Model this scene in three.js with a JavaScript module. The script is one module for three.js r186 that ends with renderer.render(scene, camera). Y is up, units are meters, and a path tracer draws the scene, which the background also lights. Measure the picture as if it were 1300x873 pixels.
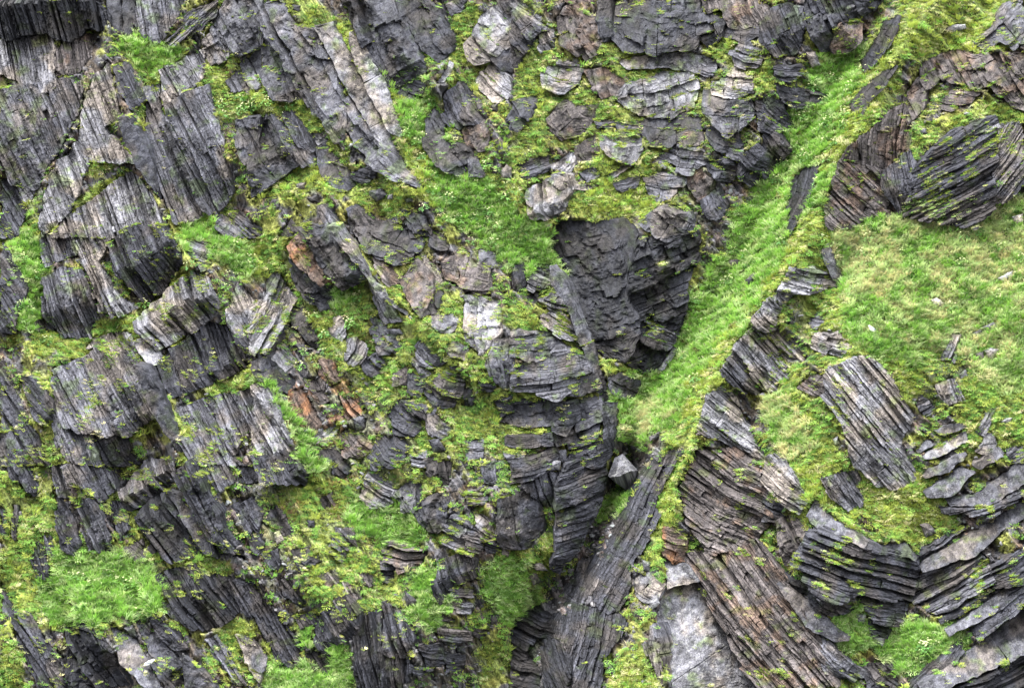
import * as THREE from 'three';
import { ConvexGeometry } from 'three/addons/geometries/ConvexGeometry.js';
import { mergeGeometries } from 'three/addons/utils/BufferGeometryUtils.js';

// ---------------------------------------------------------------- camera, sky, sun, exposure
const W = 1300, H = 873, FOV = 22, PITCH = 7 * Math.PI / 180;
const scene = new THREE.Scene();
const camera = new THREE.PerspectiveCamera(FOV, W / H, 0.5, 600);
const CAM = new THREE.Vector3(0, 12, 0);
camera.position.copy(CAM);
camera.lookAt(0, 12 + Math.tan(PITCH) * 100, -100);
camera.updateMatrixWorld();

function overcastSky() {
  const w = 128, h = 64, d = new Float32Array(w * h * 4);
  for (let j = 0; j < h; j++) for (let i = 0; i < w; i++) {
    const el = ((j + .5) / h - .5) * Math.PI, s = Math.sin(el);
    const az = (i + .5) / w * 2 * Math.PI;
    const cl = .94 + .06 * Math.sin(az * 3 + 2 * s) * Math.cos(az * 2 - 3 * s);
    const L = s > 0 ? (.46 + 1.05 * s) * cl : .46 * Math.exp(s * 6) + .12 * (1 - Math.exp(s * 6));
    const o = (j * w + i) * 4;
    d[o] = L * .965; d[o + 1] = L * .99; d[o + 2] = L * 1.05; d[o + 3] = 1;
  }
  const t = new THREE.DataTexture(d, w, h, THREE.RGBAFormat, THREE.FloatType);
  t.mapping = THREE.EquirectangularReflectionMapping;
  t.magFilter = t.minFilter = THREE.LinearFilter; t.needsUpdate = true;
  return t;
}
const sky = overcastSky();
scene.background = sky; scene.environment = sky;
const sun = new THREE.DirectionalLight(new THREE.Color(1, .97, .91), 1.5);
sun.position.set(-34, 108, -66); sun.target.position.set(0, 20, -92);
sun.castShadow = true; sun.shadow.radius = 22; sun.shadow.mapSize.set(2048, 2048);
Object.assign(sun.shadow.camera, { left: -50, right: 50, top: 40, bottom: -40, near: 1, far: 250 });
scene.add(sun, sun.target);
const EXPOSURE = 5.8;

// ---------------------------------------------------------------- helpers
let seed = 1234567;
const rnd = () => { seed = (seed + 0x6D2B79F5) | 0; let t = Math.imul(seed ^ seed >>> 15, 1 | seed); t = t + Math.imul(t ^ t >>> 7, 61 | t) ^ t; return ((t ^ t >>> 14) >>> 0) / 4294967296; };
const rr = (a, b) => a + (b - a) * rnd();
const clamp = (x, a, b) => x < a ? a : x > b ? b : x;
const mix = (a, b, t) => a + (b - a) * t;
const sstep = (a, b, x) => { const t = clamp((x - a) / (b - a), 0, 1); return t * t * (3 - 2 * t); };
const hash = (x, y, s = 0) => { let h = Math.imul(x | 0, 374761393) + Math.imul(y | 0, 668265263) + Math.imul(s | 0, 974634541); h = Math.imul(h ^ h >>> 13, 1274126177); h = Math.imul(h ^ h >>> 16, 2246822519); return ((h ^ h >>> 15) >>> 0) / 4294967296; };
function vn(x, y, s = 0) { const i = Math.floor(x), j = Math.floor(y); let f = x - i, g = y - j; f = f * f * (3 - 2 * f); g = g * g * (3 - 2 * g); return mix(mix(hash(i, j, s), hash(i + 1, j, s), f), mix(hash(i, j + 1, s), hash(i + 1, j + 1, s), f), g); }
function fbm(x, y, s = 0, o = 4) { let a = 0, w = .5, n = 0; for (let k = 0; k < o; k++) { a += w * vn(x, y, s + k * 17); n += w; x = x * 2.03 + 11.3; y = y * 2.03 + 5.7; w *= .5; } return a / n; }
// tent-like noise with straight flanks, for broken rock
const tri = (x, s) => { const i = Math.floor(x), f = x - i; return mix(hash(i, 7, s), hash(i + 1, 7, s), f); };

const FPX = (H / 2) / Math.tan(FOV * Math.PI / 360);
const FWD = new THREE.Vector3(0, Math.sin(PITCH), -Math.cos(PITCH)), UP = new THREE.Vector3(0, Math.cos(PITCH), Math.sin(PITCH)), RT = new THREE.Vector3(1, 0, 0);
const PXM = 92 / FPX;                                               // metres per photo pixel at the cliff
function place(px, py, d, out = new THREE.Vector3()) {             // a direction read off the photograph, at a depth given by the cliff
  const x = (px - W / 2) / FPX * d, y = (H / 2 - py) / FPX * d;
  return out.set(CAM.x + x, CAM.y + UP.y * y + FWD.y * d, CAM.z + UP.z * y + FWD.z * d);
}
const used = {};
const numbered = n => { used[n] = (used[n] || 0) + 1; return used[n] === 1 ? n : n + '_' + String(used[n] - 1).padStart(3, '0'); };

// ---------------------------------------------------------------- the lie of the cliff: metres of depth under each point
function chain(x, y, pts) {                                        // distance to a polyline, side, position along it
  let best = 1e9, side = 1, along = 0;
  for (let k = 0; k + 1 < pts.length; k++) {
    const [ax, ay] = pts[k], [bx, by] = pts[k + 1], dx = bx - ax, dy = by - ay;
    const t = clamp(((x - ax) * dx + (y - ay) * dy) / (dx * dx + dy * dy), 0, 1), d = Math.hypot(x - ax - t * dx, y - ay - t * dy);
    if (d < best) { best = d; side = (x - ax) * dy - (y - ay) * dx; along = (k + t) / (pts.length - 1); }
  }
  return [best, side, along];
}
// [points running downhill, metres at head, metres at foot, reach to its left, reach to its right, sharpness]
const RELIEF = [
  [[[1180, -60], [1110, 20], [1040, 140], [960, 285], [885, 420], [815, 510], [800, 570], [770, 650], [705, 740], [640, 810], [580, 920]], 5, 5, 150, 110, 1.2],
  [[[430, -60], [500, 60], [550, 200], [620, 290], [700, 345], [775, 470]], .3, .9, 90, 90, 1.3],
  [[[1230, -60], [1140, 70], [1085, 170], [1050, 240], [1035, 300], [960, 400], [905, 490], [872, 590], [835, 700], [850, 930]], -3.2, -4.5, 55, 210, 1.1],
  [[[1195, 470], [1172, 580], [1160, 740], [1110, 930]], 1.2, 3, 120, 120, 1.1],
  [[[800, 585], [768, 655], [738, 720], [702, 768], [650, 920]], 2.6, 2.4, 30, 42, 1],
  [[[20, 230], [40, 330], [60, 410], [140, 420], [190, 390]], 1.4, 1.4, 70, 70, 1.2],
  [[[270, 250], [330, 320], [390, 470], [440, 600], [500, 700]], 1.6, 1.2, 70, 70, 1.2],
  [[[190, 560], [130, 700], [60, 760]], 1.2, 1, 80, 80, 1.2],
  [[[130, 40], [190, 90], [230, 200], [250, 280]], 1.6, 1, 60, 60, 1.2],
  [[[770, 470], [765, 600], [720, 700]], -1.6, -1, 90, 30, 1],
  [[[330, 30], [420, 150], [500, 230]], -1.8, -1, 90, 40, 1],
  [[[400, 300], [480, 360], [560, 420], [700, 480]], -1, -.6, 80, 80, 1.2],
  [[[132, 70], [175, 190], [218, 300]], -1.8, -1.6, 85, 18, 1],
  [[[205, 120], [240, 210], [275, 290]], -1.2, -1.2, 45, 12, 1],
  [[[425, -40], [490, 20], [548, 108]], -1.6, -1.6, 45, 20, 1],
  [[[165, 440], [205, 520], [250, 610]], -1.8, -1.4, 80, 14, 1],
  [[[225, 580], [270, 650], [318, 730]], -1.6, -1.2, 70, 14, 1],
  [[[240, 345], [285, 400], [335, 500], [395, 600]], -1.4, -1.2, 60, 14, 1],
  [[[10, 330], [30, 420], [70, 540], [130, 680]], -1.2, -1, 50, 14, 1],
  [[[395, 270], [470, 350], [540, 420], [600, 480]], -1.2, -1, 55, 14, 1],
  [[[330, 130], [400, 230], [440, 270]], -1.1, -1, 45, 14, 1],
  [[[100, 780], [170, 860], [200, 930]], -1.4, -1.4, 60, 16, 1],
  [[[190, 770], [260, 870], [300, 930]], -1.2, -1.2, 50, 14, 1],
  [[[380, 720], [440, 800], [470, 900]], -1.2, -1.2, 60, 16, 1],
];
function depthRaw(x, y) {
  let d = 92 + (436 - y) * .0245;
  d -= 4.5 * sstep(840, 1120, x);
  d -= 1.5 * sstep(300, 0, x);
  const mead = Math.exp(-(((x - 1190) / 150) ** 2) - (((y - 385) / 110) ** 2));
  d += mead * (390 - y) * .02;
  const alc = Math.exp(-(((x - 800) / 75) ** 2) - (((y - 440) / 95) ** 2)); d += 1.3 * alc;
  for (const [pts, a0, a1, wl, wr, p] of RELIEF) {
    const [r, s, t] = chain(x, y, pts), w = s < 0 ? wr : wl;
    if (r < w) d += mix(a0, a1, t) * Math.pow(1 - r / w, p);
  }
  return d + (fbm(x / 90, y / 90, 3, 3) - .5) * 1.6;
}

const DG = 4, DX0 = -300, DY0 = -260, DNX = 480, DNY = 350, dGrid = new Float32Array(DNX * DNY);
for (let j = 0; j < DNY; j++) for (let i = 0; i < DNX; i++) dGrid[j * DNX + i] = depthRaw(DX0 + i * DG, DY0 + j * DG);
function depthAt(x, y) {
  const fx = clamp((x - DX0) / DG, 0, DNX - 1.001), fy = clamp((y - DY0) / DG, 0, DNY - 1.001), i = Math.floor(fx), j = Math.floor(fy), s = fx - i, t = fy - j, q = j * DNX + i;
  return mix(mix(dGrid[q], dGrid[q + 1], s), mix(dGrid[q + DNX], dGrid[q + DNX + 1], s), t);
}
// outlines read off the photograph: area|outline|bedding angle, bed and joint spacing, relief, break of slope|tone (k and d also paint shade on overhangs, notches and cleft walls)|label
const OUTLINES = `
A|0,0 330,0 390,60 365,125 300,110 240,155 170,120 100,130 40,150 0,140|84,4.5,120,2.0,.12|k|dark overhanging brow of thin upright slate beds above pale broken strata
A|0,150 100,140 180,125 200,190 190,300 150,330 0,270|78,5.2,30,0.3,0.88|l|pale broken strata tucked beneath the dark overhanging brow
A|100,230 190,205 200,320 150,350 100,290|86,4.5,60,0.6,0.88|l|pale fluted column of upright beds under the overhanging brow
A|200,190 240,150 300,130 350,130 330,190 290,260 240,280 200,230|80,4.5,40,0.27,0.88|b|
A|0,330 100,320 230,290 300,330 280,420 220,540 160,640 130,700 40,680 0,600|66,5.2,35,0.35,0.88|m|crumbly grey face of steep beds left of the pyramid shaped rib
A|340,300 400,225 440,440 380,480 500,600 460,600 330,590 260,780 160,870 150,800 200,620 290,520 300,420|68,5.2,60,0.47,0.88|l|tall pyramid shaped rib of steep grey beds with a dark smooth flank
A|430,440 470,440 540,560 600,740 560,690 500,600|p,60,.7,-.1,.6|d|
A|250,790 340,740 460,640 500,650 560,740 640,873 420,873 190,873|70,4.5,55,0.43,0.88|l|lower step of the pyramid rib, grey fluted beds under a turf ledge
A|420,250 460,230 530,370 490,400 440,330|62,12,60,0.43,0.9|d|
A|530,330 590,320 600,420 640,560 720,720 740,800 640,820 600,700 540,560|67,6.0,90,0.31,0.88|m|long narrow bluish grey rib between two turf filled grooves
A|590,260 750,180 750,280 690,330 600,400 600,300|60,7.5,40,0.27,0.88|l|
A|610,400 700,340 760,320 800,480 840,640 860,700 790,800 740,760 680,640 630,540|63,8.2,70,0.43,0.88|m|broad smooth grey rib leaning beside a narrow turf filled groove
A|390,0 440,0 450,120 410,80|p,82,.3,0|d|
A|450,0 497,0 490,110 460,125|p,86,.3,0|d|
A|500,0 680,0 640,80 580,160 530,130 500,90|80,6.8,60,0.27,0.88|m|
A|610,150 720,40 800,0 790,60 740,110 640,170|-42,6.0,50,0.2,0.88|m|
A|750,160 830,10 960,0 960,180 890,200 840,190 780,170|60,13,60,0.43,0.88|m|
A|760,180 840,160 830,220 780,240|60,14,60,0.31,0.88|l|
A|840,300 890,250 900,330 860,345|62,14,60,0.23,0.88|m|
A|890,240 960,185 960,330 910,345|62,14,60,0.23,0.88|m|
A|870,450 960,430 960,640 910,600 880,540|58,13,50,0.47,0.88|d|
A|0,650 60,700 85,780 60,873 0,873|56,6.8,60,0.35,0.88|d|
A|70,690 110,670 120,720 90,740|60,12,60,0.31,0.88|l|
A|450,873 480,800 540,770 600,830 640,873|50,6.8,30,0.39,0.88|d|
A|720,550 790,560 830,640 860,690 800,680 740,640|63,6.8,50,0.39,0.88|m|
A|800,800 880,790 960,840 960,873 800,873|40,6.8,40,0.35,0.88|m|
B|40,20 110,0 160,95 230,110 290,240 340,380 330,560 300,510 250,440 180,370 90,360 40,280 20,140|62,18,75,0.52,.85|m|broad jointed grey face of the long rib with a pale bedding plane beside it
B|320,380 360,360 450,500 520,600 640,700 600,695 520,650 440,590 340,480|52,16,50,0.78,.8|m|thick lower slab at the foot of the long rib, dark broken edge
B|230,110 290,80 380,230 460,400 560,600 645,715 560,640 470,530 360,350 300,230|p,60,.55,-.35|l|long pale smooth bedding plane streaked with moss beside the broad rib
B|360,120 420,180 480,300 540,440 555,500 500,480 430,330 370,210|p,62,.5,-.4|l|
B|340,0 500,0 530,60 570,130 600,190 650,265 600,290 520,325 490,270 430,190 400,110|62,17,60,1.17,.85|d|massive dark rounded rib of slate ending above the bright green gully
B|540,0 640,0 690,40 730,130 730,190 680,235 640,180 600,100 560,60|58,17,45,0.98,.8|d|shorter dark rounded rib beside the massive one
B|790,150 850,60 900,20 960,60 960,170 880,215 800,225|42,15,40,0.72,.7|l|
B|885,218 960,172 960,265 920,252|p,40,.4,.2|d|
B|720,20 790,0 770,40 740,55|40,7.5,40,0.39,.6|m|
B|830,300 880,230 940,290 945,360 900,380 850,340|42,12,40,0.52,.7|l|
B|710,350 760,300 800,330 840,400 865,430 830,460 800,450 760,480 715,420|60,7.5,40,0.65,.7|d|
B|770,480 830,445 865,480 860,550 800,540|58,16,50,0.45,.6|b|
B|635,450 670,410 715,470 710,520 790,550 805,600 760,650 700,600 650,540|58,17,60,0.78,.7|d|rounded dark rock with a cleft top standing in the green gully
B|800,580 830,590 860,650 800,650|p,40,.3,-.3|m|
B|0,480 50,430 70,420 100,480 170,600 130,630 60,680 0,730|62,13,35,0.85,.6|d|
B|115,420 150,415 190,480 225,560 200,560 160,520 120,500|60,12,70,0.78,.8|d|
B|110,500 160,520 190,560 215,620 170,600 120,540|60,8.2,50,0.52,.7|m|
B|230,560 270,530 330,620 365,690 320,695 270,640|56,14,50,0.78,.8|d|
B|225,500 260,490 280,520 240,535|40,12,40,0.52,.6|l|
B|350,770 400,790 440,830 420,870 370,860|60,12,40,0.59,.6|d|
B|430,873 450,820 480,830 530,800 560,840 580,873|58,13,40,0.59,.6|d|
B|565,820 600,790 640,810 660,873 590,873|55,14,40,0.59,.6|d|
B|430,705 480,695 500,720 460,745 435,725|s|m|
B|560,735 590,725 600,745 570,750|s|m|
B|500,720 520,715 518,735 500,735|s|l|
B|915,630 940,605 960,620 960,660 925,660|s|l|
B|540,340 600,300 640,320 620,350 570,370|20,6.8,20,0.52,.6|d|
B|370,640 430,620 460,640 420,670 380,665|20,6.8,25,0.59,.5|d|
B|240,770 270,760 330,860 340,873 290,873|55,7.5,60,0.65,.8|m|
B|100,873 140,820 170,850 160,873|55,7.5,30,0.59,.6|d|
B|160,680 200,670 195,700 165,700|s|l|
B|200,730 240,720 250,750 215,745|s|d|
B|880,390 910,380 905,415 880,410|s|d|
B|935,440 960,400 960,460 937,457|s|d|
B|690,300 730,230 740,250 710,300|p,-58,-.3,-.2|l|
B|900,0 960,0 960,50 930,40|60,12,40,0.45,.7|d|
B|140,15 180,20 170,45 145,35|s|d|
C|0,0 40,0 110,80 155,110 110,110 50,70 0,20|38,5.2,60,0.68,.7|l|
C|0,40 60,80 110,110 60,170 40,200 20,250 0,240|50,12,30,0.75,.6|d|
C|170,70 200,20 250,50 330,100 330,140 300,200 270,235 220,180 180,160|65,14,30,0.75,.6|b|
C|110,280 170,240 230,240 260,270 240,320 200,330 170,350 115,340|15,6.8,22,0.68,.5|l|
C|310,10 390,0 380,120 340,150 320,60|85,13,50,0.9,.8|d|
C|385,60 420,40 700,60 700,100 680,180 640,185 560,170 480,180 420,185 375,150|3,34,42,1.2,.5|d|broad dark wall of massive blocks with a pale flat ledge on top
C|385,55 440,38 640,48 700,60 560,70 420,62|p,2,0,-1.2|l|
C|510,38 520,0 700,0 700,55 600,46|86,14,60,0.52,.7|d|
C|700,0 860,0 930,30 930,90 860,100 800,95 790,40 740,55|70,12,35,0.6,.6|b|
C|690,60 740,60 790,80 770,130 710,180 690,140|75,15,35,0.75,.7|d|
C|400,230 460,210 620,195 730,215 760,250 700,280 640,260 560,250 440,260|p,-3,0,-.7|l|broad pale tilted shelf between two strips of turf on the crag
C|390,380 430,320 560,300 660,270 690,320 680,380 640,410 560,430 480,430 420,400|-14,15,24,0.9,.6|l|fractured pale grey blocks under a turf shelf on the crag
C|470,450 560,440 690,430 710,490 640,500 580,530 520,525 480,490|5,20,40,0.75,.5|d|
C|585,515 610,490 680,500 700,530 650,555 600,540|10,16,40,0.98,.5|b|
C|330,520 470,510 480,560 440,600 400,570 340,540|8,16,45,0.9,.5|l|
C|130,440 180,390 240,400 310,390 300,440 250,500 190,510 150,480|50,16,30,0.75,.6|b|
C|240,540 300,500 320,570 280,590 245,590|75,14,40,0.75,.6|b|
C|150,620 220,560 240,600 200,640|-50,12,40,0.52,.6|l|
C|55,700 150,650 210,650 215,700 180,780 130,810 70,800|72,13,50,0.75,.7|l|pale steep slab at the foot of the crag beside the green gully
C|30,610 130,580 140,620 60,660 40,650|-20,12,40,0.6,.6|d|
C|560,570 630,540 700,560 710,620 650,640 600,610 520,600|18,8.2,24,0.83,.5|m|
C|640,660 690,630 740,670 720,740 680,750 650,700|60,15,30,0.83,.6|b|
C|490,660 560,640 640,680 600,710 540,740 500,700|10,6.8,25,0.68,.5|m|
C|710,380 880,370 890,440 800,490 750,450 710,410|5,15,30,0.83,.5|m|
C|740,320 800,280 880,290 890,350 800,350 740,350|12,6.8,25,0.68,.5|l|
C|700,230 750,260 740,280 700,275|10,6.8,30,0.6,.5|m|
C|760,130 830,110 930,110 920,140 860,150 800,140|3,7.5,30,0.68,.5|d|
C|800,200 870,190 940,210 900,260 830,250|20,7.5,30,0.75,.5|m|
C|740,470 810,490 850,540 830,560 760,540 720,500|20,14,30,0.75,.5|d|
C|850,580 900,545 960,560 940,630 880,690 840,640|40,12,25,0.83,.5|d|
C|900,380 960,380 960,480 910,470|15,14,30,0.75,.5|d|
C|720,600 800,590 830,640 800,680 740,640|20,14,30,0.75,.5|d|
C|700,740 760,700 790,760 760,810 710,790|60,12,30,0.75,.5|d|
C|480,820 560,770 650,790 680,873 540,873|30,14,26,0.75,.5|m|
C|250,640 300,620 320,650 280,665|10,7.5,40,0.6,.5|m|
C|350,650 440,590 450,620 380,660|-30,7.5,40,0.68,.5|l|
C|380,680 470,650 460,690 400,700|-12,12,40,0.68,.5|d|
C|230,690 320,685 320,700 240,710|0,6.8,40,0.6,.5|l|
C|310,450 380,440 370,470 320,475|5,12,40,0.68,.5|d|
C|380,460 460,455 470,490 400,490|5,5.2,30,0.6,.5|m|
C|260,260 340,250 410,300 400,350 330,360 290,310|75,14,35,0.75,.6|b|
C|0,380 80,380 60,440 30,480 0,470|50,14,30,0.83,.6|d|
C|850,150 920,180 900,200 830,180|15,12,40,0.6,.5|m|
C|100,130 150,110 150,170 110,190|60,12,40,0.68,.6|l|
C|800,540 850,560 840,620 800,600|20,7.5,30,0.75,.5|m|
D|0,50 60,20 140,30 150,90 120,200 60,210 0,150|65,12,28,0.9,.6|d|
D|150,0 430,0 380,60 300,100 270,190 210,190 180,120 160,60|62,13,28,0.75,.6|d|dark jumbled crag with pale blocks at the head of the flowery gully
D|150,60 190,55 210,100 170,105|s|b|
D|275,30 310,12 340,20 300,65 275,60|s|l|
D|255,170 270,110 300,85 365,90 350,140 300,190 260,195|-55,18,40,1.2,.6|b|large pale warm block set in the dark crag
D|150,190 190,190 210,240 180,250|s|l|
D|40,250 130,245 150,270 100,300 50,285|5,8.2,25,0.75,.5|d|
D|40,310 150,340 230,350 200,390 110,400 60,360|12,13,30,0.83,.5|d|
D|0,360 60,380 110,470 80,480 0,480|40,12,28,0.75,.5|d|
D|0,490 60,500 100,560 60,600 20,650 0,660|50,12,28,0.75,.5|d|
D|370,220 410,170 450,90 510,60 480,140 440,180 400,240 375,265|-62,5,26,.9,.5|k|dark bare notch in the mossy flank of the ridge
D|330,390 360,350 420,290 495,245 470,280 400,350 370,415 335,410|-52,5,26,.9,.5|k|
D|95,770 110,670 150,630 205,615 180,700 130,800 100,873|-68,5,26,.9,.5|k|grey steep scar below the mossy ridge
D|510,380 600,230 700,190 790,210 840,200 960,210 960,420 900,400 830,320 760,330 680,300 620,330 600,400 540,460|58,13,20,.7,.6|b|rugged dark brown cliff band under the grassy top of the spur
D|270,590 410,480 440,430 510,380 540,460 530,560 430,640 330,590|98,8,18,.8,.6|b|crumpled warm grey beds on the crest of the ridge
D|230,760 280,600 330,590 430,640 500,720 490,790 400,800 330,830 250,840|40,5.2,30,0.68,.6|b|twisted thin beds spilling down from the ridge crest
D|430,640 530,560 560,610 520,780 490,790 460,720|75,6.8,28,0.75,.6|d|
D|520,800 560,620 640,540 720,490 860,440 880,520 850,640 850,750 780,830 640,820|-28,3.8,70,0.98,.6|d|large dark face of thin even beds rising to a corner above the meadow
D|850,750 850,640 880,470 960,460 960,670 900,740|-54,3.8,70,0.83,.6|m|grey face of thin beds turning the corner of the dark laminated face
D|720,490 800,440 860,430 870,470 740,500|-25,5.2,30,0.9,.5|l|
D|780,160 860,100 870,50 930,0 960,0 960,150 920,180 880,140 820,180|-38,13,40,0.83,.6|m|
D|600,450 620,390 650,380 640,430|60,7.5,30,0.52,.6|m|
D|640,380 700,340 800,345 760,380 680,410|8,6.8,25,0.38,.5|b|
D|665,112 690,92 745,88 748,105 700,122|s|w|white flat boulder lying on the grassy top of the spur
D|575,480 600,475 605,495 580,497|s|m|
D|915,800 960,785 960,822 930,825|s|w|
E|0,60 30,100 90,230 60,330 60,380 0,370|57,12,90,0.47,.9|d|smooth dark leaning ribs left of the turf strip
E|150,0 290,0 310,100 250,100 150,150|70,5.2,60,0.34,.9|m|
E|280,0 440,0 400,60 370,130 430,230 510,290 440,320 370,300 320,150 290,80|64,4.5,80,0.55,.9|l|fluted pale rib of thin beds hanging over a turf ledge
E|400,60 480,0 600,0 660,90 660,130 600,230 540,275 500,220 440,150|60,6.8,40,1.17,.45|d|dark cavernous boulder shaped outcrop beside the fluted pale rib
E|150,200 220,150 290,160 330,260 350,330 330,400 230,400 180,330|68,5.2,50,0.98,.5|m|humped laminated outcrop capped with turf, dark on its lower half
E|520,330 690,155 745,175 810,290 760,345 610,440 540,460 545,400|63,5.2,60,2.4,.5|l|roof shaped laminated block with a pale top and dark undercut
E|590,500 640,440 760,350 850,370 920,510 850,540 760,580 640,620 600,580|66,6.0,70,0.78,.8|d|dark ribbed wall directly beneath the pale roof shaped block
E|500,420 530,410 580,460 590,490 550,500 520,460|p,55,.4,-.2,.6|l|
E|330,470 350,420 400,470 480,450 500,510 600,720 560,700 480,760 380,760 300,740 220,700 200,520|62,6.0,35,0.85,.78|m|big crumbly wedge of grey beds with a smooth dark slab on its flank
E|490,510 540,520 600,620 660,760 700,850 640,800 580,700|p,59,.8,-.1,.9|d|smooth dark slab leaning on the flank of the crumbly wedge
E|340,760 440,740 470,800 520,873 400,873 380,820|60,7.5,30,0.65,.6|d|
E|0,440 40,560 90,700 140,790 180,873 100,873 60,780 0,690|58,8.2,80,0.47,.9|d|
E|60,530 130,560 190,640 205,710 170,720 130,690 90,600|50,7.5,60,0.85,.8|d|curved dark rounded rib in a notch of turf
E|0,700 40,760 100,873 0,873|58,8.2,70,0.47,.9|d|
E|190,690 240,680 330,740 360,873 240,850 200,780|68,6.0,40,0.38,.9|m|
E|850,300 870,180 910,240 940,290 940,330 900,400 860,380|62,6.0,40,0.78,.6|l|
E|860,350 940,310 960,330 960,440 900,440|58,12,30,0.78,.5|d|
E|660,660 800,620 900,600 960,580 960,800 900,750 860,840 760,790 700,740|64,5.2,30,0.42,.9|m|
E|640,770 740,770 860,850 900,873 720,873|60,6.0,40,0.38,.9|m|
E|330,440 360,400 420,390 480,390 490,440 440,470|60,6.0,24,0.65,.6|l|
E|120,340 180,330 190,380 140,375|66,6.8,30,0.45,.6|m|
E|920,800 960,760 960,873 900,873|60,6.8,30,0.59,.6|b|
E|690,50 760,60 790,120 740,150 700,90|20,5.2,14,0.2,.5|m|
F|130,70 180,20 240,40 330,120 420,170 360,215 300,200 230,160 150,110|48,15,50,1,.6|r|rust stained brown face under the thin pale slab edges
F|180,0 280,0 330,50 430,180 380,200 340,210 250,110|47,16,70,1.04,.8|d|smooth dark slab leaning over the rust stained face
F|280,0 320,0 420,150 500,250 600,330 560,310 470,250 400,150 330,70|p,47,.4,-.6,.7|l|thin pale slab edge running down across the turf
F|380,0 600,0 620,80 560,130 480,110 430,60|30,17,30,0.91,.5|d|dark knobbly crag under the grassy slope of the side gully
F|440,90 480,110 540,200 500,210 460,140|50,7.5,40,0.59,.7|b|
F|420,190 470,220 545,340 490,350 450,270|55,12,60,0.65,.8|l|
F|550,200 610,115 660,180 665,230 620,330 580,260|p,62,-.1,.1|b|tall brownish triangular plate standing on edge in turf
F|612,112 650,135 700,190 692,235 662,182|50,7.5,60,0.72,.7|l|
F|620,240 660,220 700,240 680,310 630,320|70,13,40,0.65,.6|d|
F|660,10 700,20 720,70 690,90 650,70|30,14,30,0.65,.5|d|
F|700,130 780,100 870,160 875,250 800,220 720,190|15,16,30,0.72,.5|b|
F|790,250 910,270 915,380 840,465 785,400|88,16,70,0.52,.7|l|pale upright jointed slab with two straight vertical cracks
F|665,310 710,330 760,345 740,380 700,385 670,360|25,14,40,0.72,.5|m|
F|700,310 750,330 762,350 720,345|20,6.0,40,0.78,.5|l|
F|110,120 150,110 210,190 290,210 300,270 260,300 210,270 160,190|50,13,35,0.85,.7|d|
F|60,170 110,170 160,260 100,330 50,450 10,470 0,400 0,300 50,260|-62,5.2,30,0.78,.5|l|
F|100,250 150,260 200,340 240,400 240,450 200,440 130,360 90,440 60,520 90,590 140,600 40,550 20,490 70,380|58,13,35,0.85,.6|d|dark angular wall with blocks below its crest, beside a strip of turf
F|80,480 100,450 150,500 130,520|45,6.8,40,0.65,.6|l|
F|60,500 90,490 150,560 140,620 90,600|50,13,30,0.65,.6|d|
F|350,480 360,420 385,405 415,440 390,490 360,500|-60,7.5,50,0.78,.6|l|
F|425,350 445,320 550,430 520,470 480,460|46,14,50,0.78,.7|m|
F|300,380 330,330 345,390 330,410|-60,7.5,40,0.59,.6|l|
F|410,490 460,460 480,510 450,550 420,540|45,12,30,0.65,.6|d|
F|605,440 620,420 710,495 660,510 620,490|40,12,60,0.72,.7|m|
F|590,470 660,530 640,545 590,500|42,6.8,60,0.65,.7|l|
F|580,540 645,555 620,610 580,590|20,14,40,0.72,.6|d|
F|525,540 570,510 575,580 530,570|60,14,40,0.59,.6|b|
F|640,580 730,520 775,530 770,620 740,660 680,660 640,610|28,7.5,35,0.98,.5|d|dark block with stacked pale edged layers poking out of turf
F|775,590 810,590 810,650 775,650|80,13,40,0.59,.6|d|
F|715,440 750,420 785,450 775,495 730,470|20,14,40,0.52,.6|l|
F|250,490 300,500 320,560 290,580 250,540|55,12,30,0.59,.6|r|
F|130,610 190,600 250,720 220,750 170,690 140,650|58,12,35,0.65,.7|r|
F|190,560 260,560 280,640 240,640|55,8.2,30,0.59,.6|b|
F|320,620 380,640 400,690 350,700|50,8.2,30,0.59,.6|r|
F|370,700 415,690 420,740 385,750|s|m|
F|0,580 60,600 150,800 160,830 80,860 0,873|57,6.0,60,0.45,.9|l|
F|110,820 150,810 180,860 110,873|50,7.5,40,0.59,.6|m|
F|230,770 310,720 320,750 270,800 230,800|-45,6.8,40,0.59,.6|l|
F|320,770 360,740 430,780 440,830 400,850 340,830|45,7.5,28,0.65,.6|b|
F|440,830 460,770 520,780 560,830 540,873 450,873|42,12,35,0.78,.6|d|
F|500,700 540,640 600,640 640,700 600,720|40,8.2,30,0.65,.6|d|
F|640,700 660,680 735,740 700,770 660,750|38,12,40,0.65,.6|m|
F|520,700 620,740 580,770 530,750|30,8.2,30,0.59,.6|d|
F|650,780 690,775 715,820 670,830|s|d|
F|570,620 640,660 640,690 590,670|40,6.8,40,0.59,.6|m|
F|890,420 960,400 960,600 900,560 880,500|80,13,35,0.52,.6|m|
F|840,570 900,580 890,610 850,610|5,8.2,30,0.52,.5|d|
F|900,640 960,620 960,680 920,690|5,13,30,0.59,.5|d|
F|780,790 850,790 850,840 800,850|5,7.5,30,0.52,.5|m|
F|840,80 890,100 890,150 850,130|40,13,40,0.52,.6|m|
F|590,840 640,830 650,873 600,873|10,7.5,30,0.52,.5|m|
F|250,830 300,810 330,850 280,870|50,7.5,30,0.52,.5|d|
F|230,270 290,280 290,300 250,310|s|d|
F|500,370 545,370 560,390 520,395|s|m|
G|140,60 170,-20 420,-20 470,30 440,130 430,260 470,330 470,400 420,490 340,470 300,420 240,290 210,180|-14,80,120,.6,.5|k|tall dark smooth wall of the alcove above the green gully floor
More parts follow.
